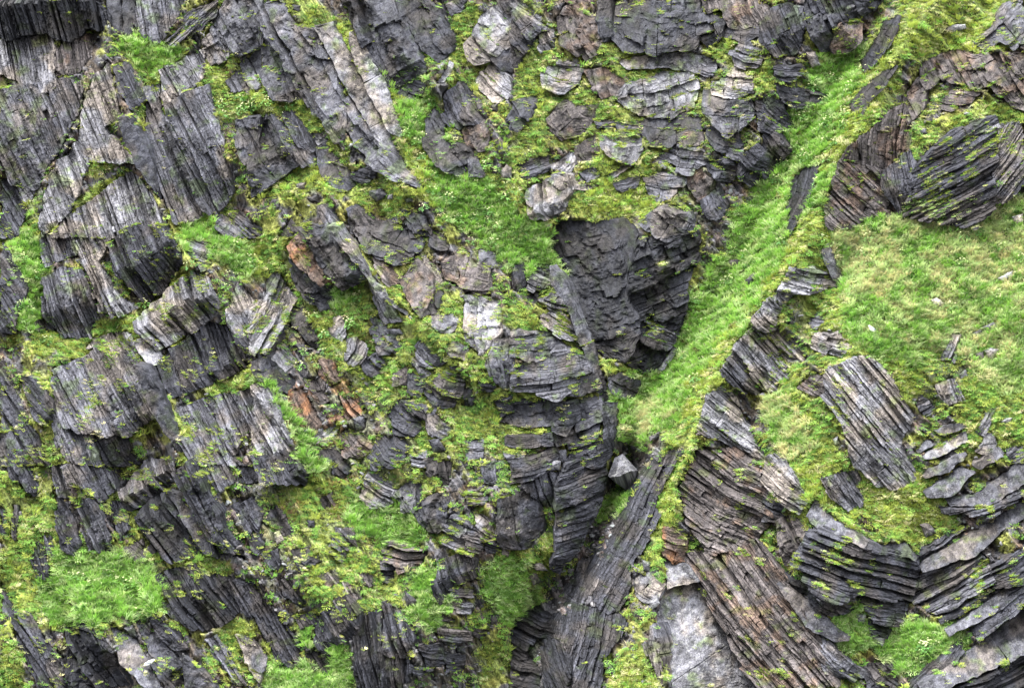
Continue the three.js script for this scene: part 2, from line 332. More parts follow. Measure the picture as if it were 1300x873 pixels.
G|440,130 480,40 560,40 700,20 690,120 640,230 640,300 600,420 540,520 480,525 425,490 470,400 470,330 430,260|-24,17,34,.7,.5|k|knobbly dark half of the alcove wall beside the gully
G|490,340 560,328 630,362 612,400 540,385|25,6.8,40,1.27,.5|m|
G|480,400 540,385 605,415 570,445 500,430|22,6.8,40,1.2,.5|d|
G|540,520 600,435 606,460 570,512|p,-58,-.3,-.2|l|
G|360,560 400,540 470,570 450,620 400,620 370,590|30,14,30,0.75,.5|d|
G|140,140 190,190 220,260 290,420 330,520 370,620 385,680 360,800 335,700 310,560 260,440 210,300 150,220|p,66,.9,0,.6|m|smooth grey edge of the buttress sweeping down beside the alcove
G|60,210 80,160 130,140 140,200 110,220 70,230|25,6.8,22,0.75,.5|l|
G|0,150 40,130 45,200 30,230 0,220|75,12,40,0.68,.6|d|
G|100,270 150,240 210,240 220,290 180,320|20,5.2,30,0.83,.5|l|
G|105,330 180,310 240,380 250,430 200,400 120,360|32,4.5,50,0.75,.6|l|
G|0,400 30,385 130,390 200,440 170,470 60,480 0,470|-6,13,45,0.75,.5|m|
G|0,520 180,440 260,480 300,540 240,590 160,620 60,600 0,600|-9,12,55,0.9,.5|m|broad banded grey tier of the buttress above strips of turf
G|170,570 240,540 310,550 330,590 260,600 180,610|-8,14,50,0.98,.5|d|
G|-40,650 90,640 150,650 150,730 80,730 -40,720|-3,15,40,0.83,.5|d|dark blocky tier of the buttress under a turf strip
G|155,650 240,640 250,700 200,750 150,740|-8,22,50,0.9,.5|d|
G|245,640 330,640 340,690 310,770 250,790 240,720|-20,17,40,0.75,.5|d|
G|-20,770 140,760 150,800 60,805 -20,800|-4,8.2,40,0.75,.5|d|
G|150,760 240,750 240,790 170,800|-6,14,50,0.83,.5|d|
G|-30,830 120,830 130,850 0,870|-4,7.5,40,0.75,.5|m|
G|170,820 200,815 200,870 170,860|s|m|
G|210,800 330,790 370,830 330,873 230,873|-20,12,30,0.75,.5|d|
G|340,650 385,650 380,720 345,740|75,12,30,0.68,.6|d|
G|340,745 375,720 370,800 345,820|75,12,30,0.68,.6|d|
G|505,770 550,745 545,770 510,785|s|l|flat grey stone on the scree at the foot of the gully
G|440,800 465,797 462,818 440,815|s|l|
G|860,190 900,160 915,170 880,215|s|m|pointed grey stone in the grass of the gully
G|800,120 840,110 850,135 810,140|s|m|
G|890,350 900,320 940,260 970,250 970,370 920,370|45,5.2,40,0.68,.6|l|
G|820,450 880,370 975,440 975,600 930,580 870,480|46,4.5,50,0.75,.6|l|laminated pale beds on the ridge, upper of two stepped slabs
G|770,530 820,452 940,590 890,612 830,580|44,4.5,60,0.9,.7|m|laminated dark sided slab on the ridge with a pale upper edge
G|822,448 842,452 948,582 936,592|p,48,.4,-.7,.9|l|
G|690,760 720,620 780,580 830,640 850,720 960,860 880,850 760,770|38,6,40,.45,.5|l|pale lichen crusted ledge capping the brown laminated spur
H|215,80 240,60 255,130 290,180 270,210 230,130|p,65,.3,-.3|l|
H|100,150 180,150 280,190 270,220 150,230 60,220|12,5.2,22,0.75,.5|l|
H|0,280 60,230 110,250 60,300 20,360 0,370|44,5.2,35,0.75,.6|l|
H|0,430 60,470 90,550 40,560 0,520|50,4.5,50,0.75,.6|l|
H|20,390 50,360 100,430 150,470 150,490 100,470|45,4.5,50,0.68,.6|l|
H|130,590 180,540 240,560 240,600 190,620|30,6.8,18,0.6,.5|b|
H|230,520 350,480 400,490 470,550 500,620 540,700 540,740 500,780 545,873 560,930 480,958 410,943 370,890 340,873 300,720 220,620|50,4.5,60,.28,.6|l|broad pale tongue of thin laminated beds lying in the meadow
H|180,390 270,390 320,440 280,480 180,450|20,5.2,18,0.3,.5|l|
H|700,390 730,400 700,490 660,480|-70,6.0,30,0.3,.5|l|
H|640,580 700,550 740,640 680,650 650,610|70,5.2,30,0.38,.5|l|
H|570,650 590,620 640,660 600,690|-30,6.8,25,0.45,.5|m|
H|860,185 920,155 920,175 885,200|s|w|whitish flat stone lying in the pale meadow grass
H|610,262 640,255 670,275 665,290 630,285|s|w|pale oval stone half sunk in meadow grass
H|765,390 800,370 810,380 790,402|s|m|
H|805,365 850,345 860,362 825,380|s|l|
H|810,450 840,440 872,445 840,490|s|l|
H|780,460 812,455 815,480 790,485|s|m|
H|720,540 745,520 755,545 730,560|s|l|
H|875,715 890,700 920,698 905,725|s|w|
H|255,780 275,765 282,800 262,800|s|l|
H|165,345 195,320 225,345 190,372|10,6.0,20,0.45,.5|m|
H|560,820 600,790 622,800 580,825|p,-32,-.2,-.5|m|
H|590,842 740,750 752,780 680,820 620,848|p,-32,-.3,-.6|l|
H|630,745 700,725 745,730 670,765|p,-28,-.2,-.5|m|
H|790,820 830,760 862,790 820,830|p,-40,-.3,-.5|l|
H|780,873 860,810 885,830 840,873|p,-35,-.3,-.5|m|
H|780,760 840,670 862,660 820,762|-60,4.5,40,0.38,.5|l|
H|900,820 960,800 960,860 910,873|-35,5.2,40,0.45,.5|m|
I|35,0 90,0 130,110 125,165 80,110 40,90|62,8.2,60,0.5,0.88|d|
I|190,60 240,50 260,180 210,160|70,6.0,40,0.36,0.88|m|
I|195,160 250,200 295,330 270,380 230,350|62,6.8,60,0.55,0.88|d|
I|230,60 330,20 400,80 420,140 375,190 330,130 260,120|60,6.8,32,0.59,0.88|m|
I|290,170 340,180 405,310 400,370 330,360 300,290|64,6.0,50,0.5,0.88|m|
I|455,140 540,30 640,40 640,110 560,170 490,220|60,6.0,32,1.5,.6|m|crumbly pale shoulder above the dark split block
I|510,250 560,170 630,150 690,260 760,370 640,410 560,350|57,6.0,80,1.6,.2|k|dark split block with banded undercut above the bright grass patch
I|620,150 660,165 760,290 800,390 750,370 690,270|p,58,.5,-.3,1.35|m|smooth grey panel on the side of the dark split block
I|640,80 700,40 780,200 840,290 910,400 830,360 760,270 700,170|57,6.0,70,1.7,.7|d|long dark banded slab roofing the split block
I|410,190 470,180 480,280 440,330|64,6.8,50,0.41,0.88|d|
I|460,360 520,330 530,400 480,395|40,6.8,25,0.36,0.88|d|
I|130,330 160,380 185,470 140,460 120,400|70,6.8,40,0.36,0.88|d|
I|160,310 185,320 200,390 170,370|65,6.8,40,0.36,0.88|m|
I|45,200 65,210 60,330 45,300|84,6.0,50,0.32,0.88|d|
I|0,480 30,530 60,600 0,630|56,7.5,50,0.45,0.88|d|
I|50,590 110,610 220,790 250,873 150,873 60,700|58,7.5,70,0.5,0.88|d|
I|235,660 300,640 370,700 470,800 500,873 260,873 250,760|56,13,45,1.04,.4|k|dark rounded buttress under the bright grass patch, pale along its ridge
I|410,640 500,700 600,873 540,873 450,780|p,58,.4,-.4|m|
I|500,620 580,680 680,800 690,873 620,873 560,760|53,14,60,0.64,0.88|d|
I|540,600 640,660 685,740 640,730 590,690|48,12,50,0.68,0.88|d|
I|450,650 490,640 510,690 480,680|s|m|
I|580,460 700,420 850,480 880,590 820,640 740,670 690,630 640,540|55,7.5,26,0.91,.5|k|dark shattered outcrop beside the bright grass patch
I|850,470 930,490 960,560 940,610 890,590|58,6.0,35,0.5,0.88|d|
I|760,700 800,680 870,800 910,860 860,860 820,780|58,5.2,60,0.45,0.88|m|
I|870,680 920,690 960,740 960,850 920,800|p,52,.3,-.4|l|
I|680,760 760,830 800,873 690,873|p,55,.3,-.4|m|
I|720,20 840,30 860,100 800,160 760,90|62,6.0,30,0.45,0.88|m|
I|870,60 930,60 960,110 900,110|60,6.0,30,0.41,0.88|d|
I|860,200 930,170 960,240 920,310|60,6.0,32,0.45,0.88|d|
I|920,330 960,310 960,380 930,370|60,6.8,30,0.41,0.88|d|
I|590,550 640,570 660,630 610,590|56,6.8,40,0.41,0.88|m|
I|790,330 840,320 870,370 820,370|58,6.0,30,0.36,0.88|d|
I|0,200 20,240 20,300 0,300|60,6.8,40,0.36,0.88|d|
I|60,40 0,20 0,60 30,70|60,6.8,40,0.36,0.88|d|
J|0,0 70,30 110,0 150,30 190,90 180,130 130,100 60,110 20,40|58,6.8,40,1.6,.75|d|dark laminated block overhanging rusty orange soil
J|300,30 330,20 365,70 330,100 300,80|50,13,40,0.65,.6|d|
J|460,0 560,0 550,40 480,45|10,13,30,0.65,.5|d|
J|400,170 430,80 470,90 520,140 510,200 440,200|30,5.2,60,0.52,.6|l|pale laminated slab tilted above a turf hummock
J|520,150 590,110 600,210 560,220|60,14,50,0.52,.6|l|
J|585,120 625,120 620,190 590,180|85,13,40,0.65,.6|d|
J|600,220 640,180 690,160 720,170 710,260 680,300 640,280|70,13,28,0.72,.6|d|
J|705,260 760,230 830,300 850,370 800,380 740,340 710,340|24,4.5,32,0.72,.5|m|crumpled thin beds between turf patches near the smooth dark panel
J|640,20 680,30 690,90 650,80|60,13,30,0.65,.6|d|
J|690,50 730,40 725,120 700,110|80,12,30,0.59,.6|d|
J|790,160 850,130 870,180 800,190|5,4.5,30,0.52,.5|m|
J|820,230 880,260 890,320 850,330|40,6.0,26,0.59,.5|l|
J|850,60 900,40 900,120 860,110|80,12,40,0.59,.6|d|
J|860,335 910,320 915,370 870,370|20,8.2,26,0.59,.5|d|
J|925,350 950,370 945,390 920,380|s|l|
J|305,290 370,290 380,350 330,360 300,340|50,5.2,30,0.52,.6|m|
J|290,370 350,350 340,400 300,400|40,6.0,26,0.52,.6|m|
J|480,350 520,335 640,370 620,420 540,430 530,400 490,400|9,4.5,40,1.2,.5|b|brownish stack of level thin beds under the turf hummock
J|480,405 530,410 520,450 480,440|5,6.8,40,0.78,.5|m|
J|480,452 520,457 515,495 480,490|5,6.8,40,0.65,.5|d|
J|0,180 40,230 20,300 0,270|60,6.8,40,0.59,.6|d|
J|30,240 90,200 150,290 120,310 60,270|58,6.8,26,0.65,.6|d|
J|80,300 100,290 120,330 90,345|s|w|
J|0,310 40,350 20,380 0,370|50,6.8,30,0.59,.6|d|
J|150,370 210,350 240,410 180,440|50,7.5,24,0.65,.6|d|
J|40,380 90,360 100,430 60,420|55,6.8,28,0.52,.6|d|
J|0,470 40,500 80,600 180,700 180,780 120,810 80,740 30,640 0,540|60,5.2,60,0.52,.9|d|dark banded ribs curving down between turf strips
J|100,480 130,470 200,560 180,570 120,530|50,6.0,60,0.65,.7|d|
J|0,690 50,760 40,810 0,800|p,58,.2,-.4|m|
J|230,620 330,540 390,600 380,680 330,700 280,720 300,770 240,700|55,5.2,45,0.85,.6|d|dark banded overhang above black furrowed rock
J|380,620 470,590 480,740 470,873 380,873 390,740|80,4.5,60,0.78,.6|k|black furrowed wall of upright thin beds
J|480,560 540,600 590,690 560,760 500,740|74,5.2,55,0.72,.7|d|
J|490,750 570,760 590,800 550,873 480,873|86,4.5,50,0.65,.6|d|
J|560,510 610,550 600,580 570,570|s|d|
J|680,420 760,380 820,400 820,470 780,480 740,500 700,560 680,520|70,6.0,24,0.78,.5|d|
J|720,500 810,520 810,545 740,540|6,6.8,50,0.65,.5|m|
J|720,555 820,570 800,600 730,580|6,6.8,40,0.72,.5|l|
J|690,650 800,670 810,700 740,715 700,690|6,6.0,55,0.91,.5|m|
J|700,610 750,620 740,635 700,630|6,5.2,40,0.65,.5|m|
J|620,720 700,710 710,780 650,800|10,6.8,34,0.65,.5|d|
J|715,750 790,760 780,800 720,810|6,6.0,40,0.78,.5|d|
J|750,712 800,717 790,747 755,742|s|d|
J|820,660 870,650 860,680 825,680|8,6.8,40,0.78,.5|d|
J|870,600 912,600 900,642 880,640|s|d|
J|160,610 230,590 240,640 190,650|55,6.0,35,0.59,.6|d|
J|250,460 300,440 330,480 280,500|50,6.8,24,0.52,.6|b|
J|190,750 260,740 300,800 260,830|60,6.0,35,0.59,.6|d|
J|200,250 230,255 235,285 205,280|s|d|
J|250,180 290,150 300,200 260,210|55,6.8,26,0.52,.6|b|
J|400,450 440,460 450,500 410,490|60,6.0,30,0.45,.6|b|
J|590,790 640,790 640,820 600,820|6,6.8,30,0.59,.5|d|
J|330,480 390,500 400,540 350,530|62,6.0,35,0.45,.6|b|
K|-50,180 60,150 100,220 100,300 40,360 -50,350|78,34,90,0.68,.7|d|smooth dark panel of rock between turf pockets beside the cleft
K|165,130 200,50 300,0 360,20 350,120 300,240 250,340 180,430 140,420 160,330 170,250 160,200|-18,8.2,70,1.12,.5|d|dark swelling wall of curved beds on the brink of the cleft
K|50,130 110,80 160,90 160,200 110,190|70,6.0,50,0.75,.6|d|
K|0,40 110,10 150,-10 170,20 110,70 40,110 0,120|-12,12,35,0.83,.5|d|
K|110,60 140,30 180,35 175,70 130,75|s|l|
K|355,90 380,20 410,8 435,65 465,70 430,145 400,125 370,105|w|l|large grey boulder wedged across the top of the cleft
K|50,410 110,410 135,440 90,440|s|l|
K|55,450 90,445 105,480 80,495|s|l|
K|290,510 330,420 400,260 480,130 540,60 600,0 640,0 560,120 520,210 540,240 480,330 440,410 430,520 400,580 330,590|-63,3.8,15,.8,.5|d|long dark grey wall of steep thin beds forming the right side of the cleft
K|200,540 260,400 300,400 310,480 260,560|-70,5.2,26,0.6,.6|m|
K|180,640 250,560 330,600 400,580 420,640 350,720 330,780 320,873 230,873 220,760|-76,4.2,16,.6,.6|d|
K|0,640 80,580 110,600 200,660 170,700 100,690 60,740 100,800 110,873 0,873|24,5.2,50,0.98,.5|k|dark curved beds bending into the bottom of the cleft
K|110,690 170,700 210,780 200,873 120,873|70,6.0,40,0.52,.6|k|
K|460,470 500,455 550,510 530,560 490,560 460,520|40,13,24,0.75,.5|l|
K|480,400 515,410 512,447 485,440|s|l|
K|505,560 540,530 547,560 520,582|s|w|
K|620,140 660,60 680,0 820,0 960,110 960,260 900,330 760,370 720,340 660,260|32,4.5,34,1.4,.5|b|brown crumbly head of the spur made of thin slanting beds
K|805,45 880,95 920,130 870,105 810,75|p,34,.1,-.8,.9|l|
K|560,290 650,320 640,420 600,410 565,380|15,8.2,28,0.9,.5|r|pale orange stained blocks at the corner of the spur
K|545,600 565,500 600,490 690,480 740,540 800,640 840,760 920,873 600,873 560,760 545,680|p,55,-.1,-.3|l|great pale smooth rock face at the foot of the spur
K|565,382 602,422 640,420 690,478 600,490 580,510|p,40,0,-.2|l|
K|640,380 760,370 900,330 960,400 1000,460 1050,560 1130,690 1180,830 1200,873 920,873 840,740 790,640 700,500 640,420|52,4.5,55,1.1,.5|b|long band of brown and white streaked thin beds sweeping down the spur
K|500,650 530,640 545,760 560,873 540,850 500,740|80,7.5,50,0.52,.6|m|
L|0,30 60,20 160,180 130,230 80,190 0,100|40,6.0,36,0.9,.6|l|
L|0,170 70,200 70,250 0,250|25,6.0,24,0.75,.5|d|
L|50,260 90,230 160,310 110,420 80,410|62,14,50,0.83,.6|b|
L|105,420 165,310 220,290 370,350 560,400 570,450 545,560 460,550 370,510 330,525 220,530 150,460|18,3.8,75,1.6,.5|d|dark finely banded wall forming the near limb of the V fold
L|200,170 240,240 330,300 370,352 220,292 160,240|p,38,.1,-1,.55|m|
L|380,350 520,340 562,400 450,372|p,15,0,-1,.55|m|
L|170,500 230,520 330,580 320,592 250,600 170,540|30,5.2,45,0.9,.5|d|
L|340,525 530,570 510,650 420,620 370,560|16,4.5,55,1.05,.5|d|
L|380,600 470,660 450,690 400,680|25,5.2,40,0.75,.5|d|
L|210,100 340,70 360,200 310,220 240,150|55,6,40,.4,.6|m|
L|570,465 800,382 830,430 850,480 640,590 555,550|-27,4.5,70,0.98,.5|m|banded edge of the far limb of the V fold under its smooth top
L|580,450 640,390 940,190 975,190 975,240 880,290 790,380 700,402|p,-33,-.3,-.9,.55|m|smooth grey bedding surface of the far limb of the V fold
L|570,370 740,265 752,290 590,430|-32,4.5,60,0.9,.5|d|
L|640,205 820,192 975,120 975,150 840,225 680,228|-18,5.2,60,0.98,.5|d|
L|600,150 720,65 780,80 690,160 610,165|p,-30,-.3,-.7,.55|m|
L|680,172 800,150 975,10 975,110 830,190 700,200|p,-34,-.3,-.7,.55|m|smooth grey shelf above the far limb of the V fold
L|590,90 700,20 750,10 680,70 610,95|p,-32,-.3,-.6,.55|m|
L|780,50 850,-10 880,20 800,65|p,-38,-.3,-.6,.55|m|
L|832,430 975,350 975,480 852,500|-28,4.5,60,0.9,.5|d|
L|640,602 850,502 820,550 660,630|-26,5.2,60,0.9,.5|d|
L|680,660 900,500 910,520 840,600 690,675|p,-33,-.3,-.6,.55|m|
L|770,650 960,490 975,550 860,640 800,700|-36,6.8,60,0.83,.5|d|
L|640,780 740,690 735,740 640,820 540,873 560,840|-42,8.2,60,1.05,.5|d|
L|580,873 975,560 975,745 700,862 690,873|p,-36,-.2,-.9,.55|m|large smooth grey slab sloping below the V fold
L|700,873 975,750 975,900|-24,5.2,60,0.98,.4|k|
L|50,492 100,510 200,590 250,640 310,695 260,700 160,640|p,42,.2,-.6,.55|m|smooth grey curved trough slab in the slot below the banded wall
L|45,450 80,448 170,500 160,530 100,502 50,482|28,6.8,50,1.2,.5|k|
L|185,690 200,670 330,780 380,792 380,830 330,842 240,810|38,6.0,45,1.05,.5|m|
L|380,800 470,780 490,873 390,873|40,6.8,24,0.75,.5|d|
L|340,600 378,600 370,640 345,630|s|l|
L|400,680 452,690 440,720 400,702|s|l|
L|575,270 610,260 640,300 600,320|s|m|
L|880,500 975,450 975,480 900,520|-32,6.0,50,0.75,.5|d|
`;
// ---------------------------------------------------------------- materials: grain, lichen and stain, with shade painted into some dark tones
function tex(n, fn, srgb) {
  const d = new Uint8Array(n * n * 4);
  for (let j = 0; j < n; j++) for (let i = 0; i < n; i++) { const c = fn(i / n, j / n), o = (j * n + i) * 4; d[o] = clamp(c[0], 0, 1) * 255; d[o + 1] = clamp(c[1], 0, 1) * 255; d[o + 2] = clamp(c[2], 0, 1) * 255; d[o + 3] = 255; }
  const t = new THREE.DataTexture(d, n, n, THREE.RGBAFormat); t.wrapS = t.wrapT = THREE.RepeatWrapping; t.magFilter = THREE.LinearFilter; t.minFilter = THREE.LinearMipmapLinearFilter; t.generateMipmaps = true;
  if (srgb) t.colorSpace = THREE.SRGBColorSpace; t.needsUpdate = true; return t;
}
function pn(x, y, px, py, s) { const i = Math.floor(x), j = Math.floor(y); let f = x - i, g = y - j; f = f * f * (3 - 2 * f); g = g * g * (3 - 2 * g); const a = ((i % px) + px) % px, b = (a + 1) % px, c = ((j % py) + py) % py, e = (c + 1) % py; return mix(mix(hash(a, c, s), hash(b, c, s), f), mix(hash(a, e, s), hash(b, e, s), f), g); }
const N = 512;
const slateHeight = (u, v) => {                                     // beds run along u
  const w = .014 * pn(u * 6, v * 6, 6, 6, 9);
  let h = .4 * pn(u * 3, (v + w) * 40, 3, 40, 1) + .3 * pn(u * 8, (v + w) * 84, 8, 84, 2) + .26 * pn(u * 60, v * 110, 60, 110, 3) + .16 * pn(u * 16, v * 16, 16, 16, 4);
  const cr = Math.abs(pn(u * 22, v * 9, 22, 9, 5) - .5); if (cr < .018) h -= .3;
  return h;
};
const slateBump = tex(N, (u, v) => { const h = slateHeight(u, v); return [h, h, h]; });
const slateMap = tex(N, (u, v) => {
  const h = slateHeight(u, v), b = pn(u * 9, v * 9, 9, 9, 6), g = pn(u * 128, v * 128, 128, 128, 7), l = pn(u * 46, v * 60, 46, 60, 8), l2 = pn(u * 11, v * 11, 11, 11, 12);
  let c = .5 + .8 * (h - .5) + .16 * (b - .5) + .18 * (g - .5);  // colour falls with the bump height, so grooves and cracks come out darker
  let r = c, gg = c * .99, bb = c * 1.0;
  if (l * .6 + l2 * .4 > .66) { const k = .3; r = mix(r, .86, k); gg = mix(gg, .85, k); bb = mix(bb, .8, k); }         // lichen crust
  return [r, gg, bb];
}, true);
const smoothBump = tex(N, (u, v) => { const h = .5 * pn(u * 9, v * 9, 9, 9, 21) + .28 * pn(u * 40, v * 40, 40, 40, 22) + .2 * pn(u * 120, v * 120, 120, 120, 24) - (Math.abs(pn(u * 7, v * 5, 7, 5, 23) - .5) < .012 ? .35 : 0) + .18; return [h, h, h]; });
const smoothMap = tex(N, (u, v) => {
  const b = pn(u * 5, v * 5, 5, 5, 31), m = pn(u * 22, v * 22, 22, 22, 32), g = pn(u * 160, v * 160, 160, 160, 33), l = pn(u * 60, v * 60, 60, 60, 34), s = pn(u * 40, v * 6, 40, 6, 35);
  let c = .52 + .3 * (b - .5) + .3 * (m - .5) + .3 * (g - .5) + .14 * (s - .5), r = c, gg = c * .99, bb = c;
  if (l > .74) { r = mix(r, .84, .36); gg = mix(gg, .84, .36); bb = mix(bb, .78, .36); }
  return [r, gg, bb];
}, true);
const soilMap = tex(N, (u, v) => { const b = pn(u * 12, v * 12, 12, 12, 41), m = pn(u * 50, v * 50, 50, 50, 42), g = pn(u * 170, v * 170, 170, 170, 43); const c = .5 + .3 * (b - .5) + .35 * (m - .5) + .35 * (g - .5); return [c, c, c]; }, true);
const soilBump = tex(N, (u, v) => { const h = .45 * pn(u * 40, v * 40, 40, 40, 51) + .35 * pn(u * 100, v * 100, 100, 100, 52) + .2 * pn(u * 180, v * 180, 180, 180, 53); return [h, h, h]; });
for (const t of [slateBump, slateMap, smoothBump, smoothMap, soilMap, soilBump]) t.repeat.set(.22, .22);
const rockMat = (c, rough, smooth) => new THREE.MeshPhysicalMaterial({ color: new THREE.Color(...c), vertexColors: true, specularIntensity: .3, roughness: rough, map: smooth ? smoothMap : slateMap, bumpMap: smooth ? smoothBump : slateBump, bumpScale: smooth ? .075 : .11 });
// linear base colours (the map averages about 0.23 linear, so these are scaled up by four)
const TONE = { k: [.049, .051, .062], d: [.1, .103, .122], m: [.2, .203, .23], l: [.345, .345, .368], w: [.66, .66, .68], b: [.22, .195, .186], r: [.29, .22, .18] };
const MATS = {};
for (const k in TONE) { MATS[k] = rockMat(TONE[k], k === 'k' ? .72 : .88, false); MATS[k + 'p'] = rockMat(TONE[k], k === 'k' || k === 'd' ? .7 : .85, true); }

// ---------------------------------------------------------------- slate: every traced outcrop is a stack of beds, every bed broken at joints into blocks
const TILES = { A: [0, 0], B: [320, 0], C: [650, 0], D: [970, 0], E: [0, 290], F: [320, 290], G: [650, 290], H: [970, 290], I: [0, 573], J: [320, 573], K: [650, 573], L: [970, 573] };
const PLACE_OF = {
  A: 'among the steep ribs beneath the overhanging brow', B: 'beside the side gully under the rounded dark ribs', C: 'on the turfy crag above the dark alcove', D: 'around the mossy ridge beside the flowery gully',
  E: 'on the slope around the roof shaped block', F: 'on the turfy slope of tilted slab edges', G: 'on the buttress beside the dark alcove', H: 'on the grassy meadow of the spur',
  I: 'around the bright grass patch', J: 'around the turf hummock under the pale laminated slab', K: 'along the cleft under the wedged boulder', L: 'within the V fold of slate beds' };
const TONE_WORD = { k: 'blackish', d: 'dark', m: 'grey', l: 'pale', w: 'whitish', b: 'brownish', r: 'rusty' };
const outcrops = [], liveTris = [];
const SC = 330 / 960;

function resample(poly, step, amp, s) {                            // a ragged version of a traced outline
  const out = [];
  for (let k = 0; k < poly.length; k++) {
    const [ax, ay] = poly[k], [bx, by] = poly[(k + 1) % poly.length], L = Math.hypot(bx - ax, by - ay), n = Math.max(1, Math.round(L / step));
    for (let q = 0; q < n; q++) { const t = q / n, j = q ? amp : amp * .3; out.push([mix(ax, bx, t) + (hash(k, q, s) - .5) * 2 * j, mix(ay, by, t) + (hash(k, q, s + 5) - .5) * 2 * j]); }
  }
  return out;
}
const inside = (x, y, p) => { let c = false; for (let i = 0, j = p.length - 1; i < p.length; j = i++) { const [xi, yi] = p[i], [xj, yj] = p[j]; if ((yi > y) !== (yj > y) && x < (xj - xi) * (y - yi) / (yj - yi) + xi) c = !c; } return c; };
function sections(ab, a) {                                          // intervals of b inside the outline at this a
  const xs = [];
  for (let i = 0, j = ab.length - 1; i < ab.length; j = i++) { const [ai, bi] = ab[i], [aj, bj] = ab[j]; if ((ai > a) !== (aj > a)) xs.push(bi + (a - ai) / (aj - ai) * (bj - bi)); }
  return xs.sort((p, q) => p - q);
}
const tv = [new THREE.Vector3(), new THREE.Vector3(), new THREE.Vector3(), new THREE.Vector3()];
class Soup {                                                        // triangles with their own normals
  constructor() { this.p = []; this.u = []; this.c = []; }
  tri(A, B, C) { for (const v of [A, B, C]) { this.p.push(v[0], v[1], v[2]); this.u.push(v[3], v[4]); this.c.push(v[5], v[6], v[7]); } }
  quad(A, B, C, D) { this.tri(A, B, C); this.tri(A, C, D); }
  geo() { const g = new THREE.BufferGeometry(); g.setAttribute('position', new THREE.Float32BufferAttribute(this.p, 3)); g.setAttribute('uv', new THREE.Float32BufferAttribute(this.u, 2)); g.setAttribute('color', new THREE.Float32BufferAttribute(this.c, 3)); g.computeVertexNormals(); return g; }
}
let triCount = 0;
function addPiece(name, soup, mat, parent, origin, spec) {
  const g = soup.geo(); triCount += soup.p.length / 9;
  g.translate(-origin.x, -origin.y, -origin.z);
  const m = new THREE.Mesh(g, mat); m.name = name; m.castShadow = m.receiveShadow = true; parent.add(m);
  liveTris.push([g, origin, spec]);
  return m;
}
function stain(px, py, tone, s) {                                   // colour of the stone itself: bed tone, rust, lichen bloom
  const n = fbm(px / 26, py / 26, 71, 3); let r = .78 + .44 * n, g = r, b = r;
  if (tone === 'r' || tone === 'b') { const k = sstep(tone === 'r' ? .42 : .52, .72, fbm(px / 14 + 9, py / 14, 72, 3)); r *= mix(1, tone === 'r' ? 1.5 : 1.2, k); g *= mix(1, .98, k); b *= mix(1, tone === 'r' ? .6 : .8, k); }
  else { const k = sstep(.46, .68, fbm(px / 24 + 40, py / 24, 73, 3)); r *= mix(1, 1.17, k); g *= mix(1, 1.03, k); b *= mix(1, .84, k); }
  const mo = sstep(.62, .74, fbm(px / 11 + 80, py / 11, 74, 3)); r = mix(r, r * .85, mo); g = mix(g, g * 1.02, mo); b = mix(b, b * .6, mo);   // thin moss film
  return [r, g, b];
}
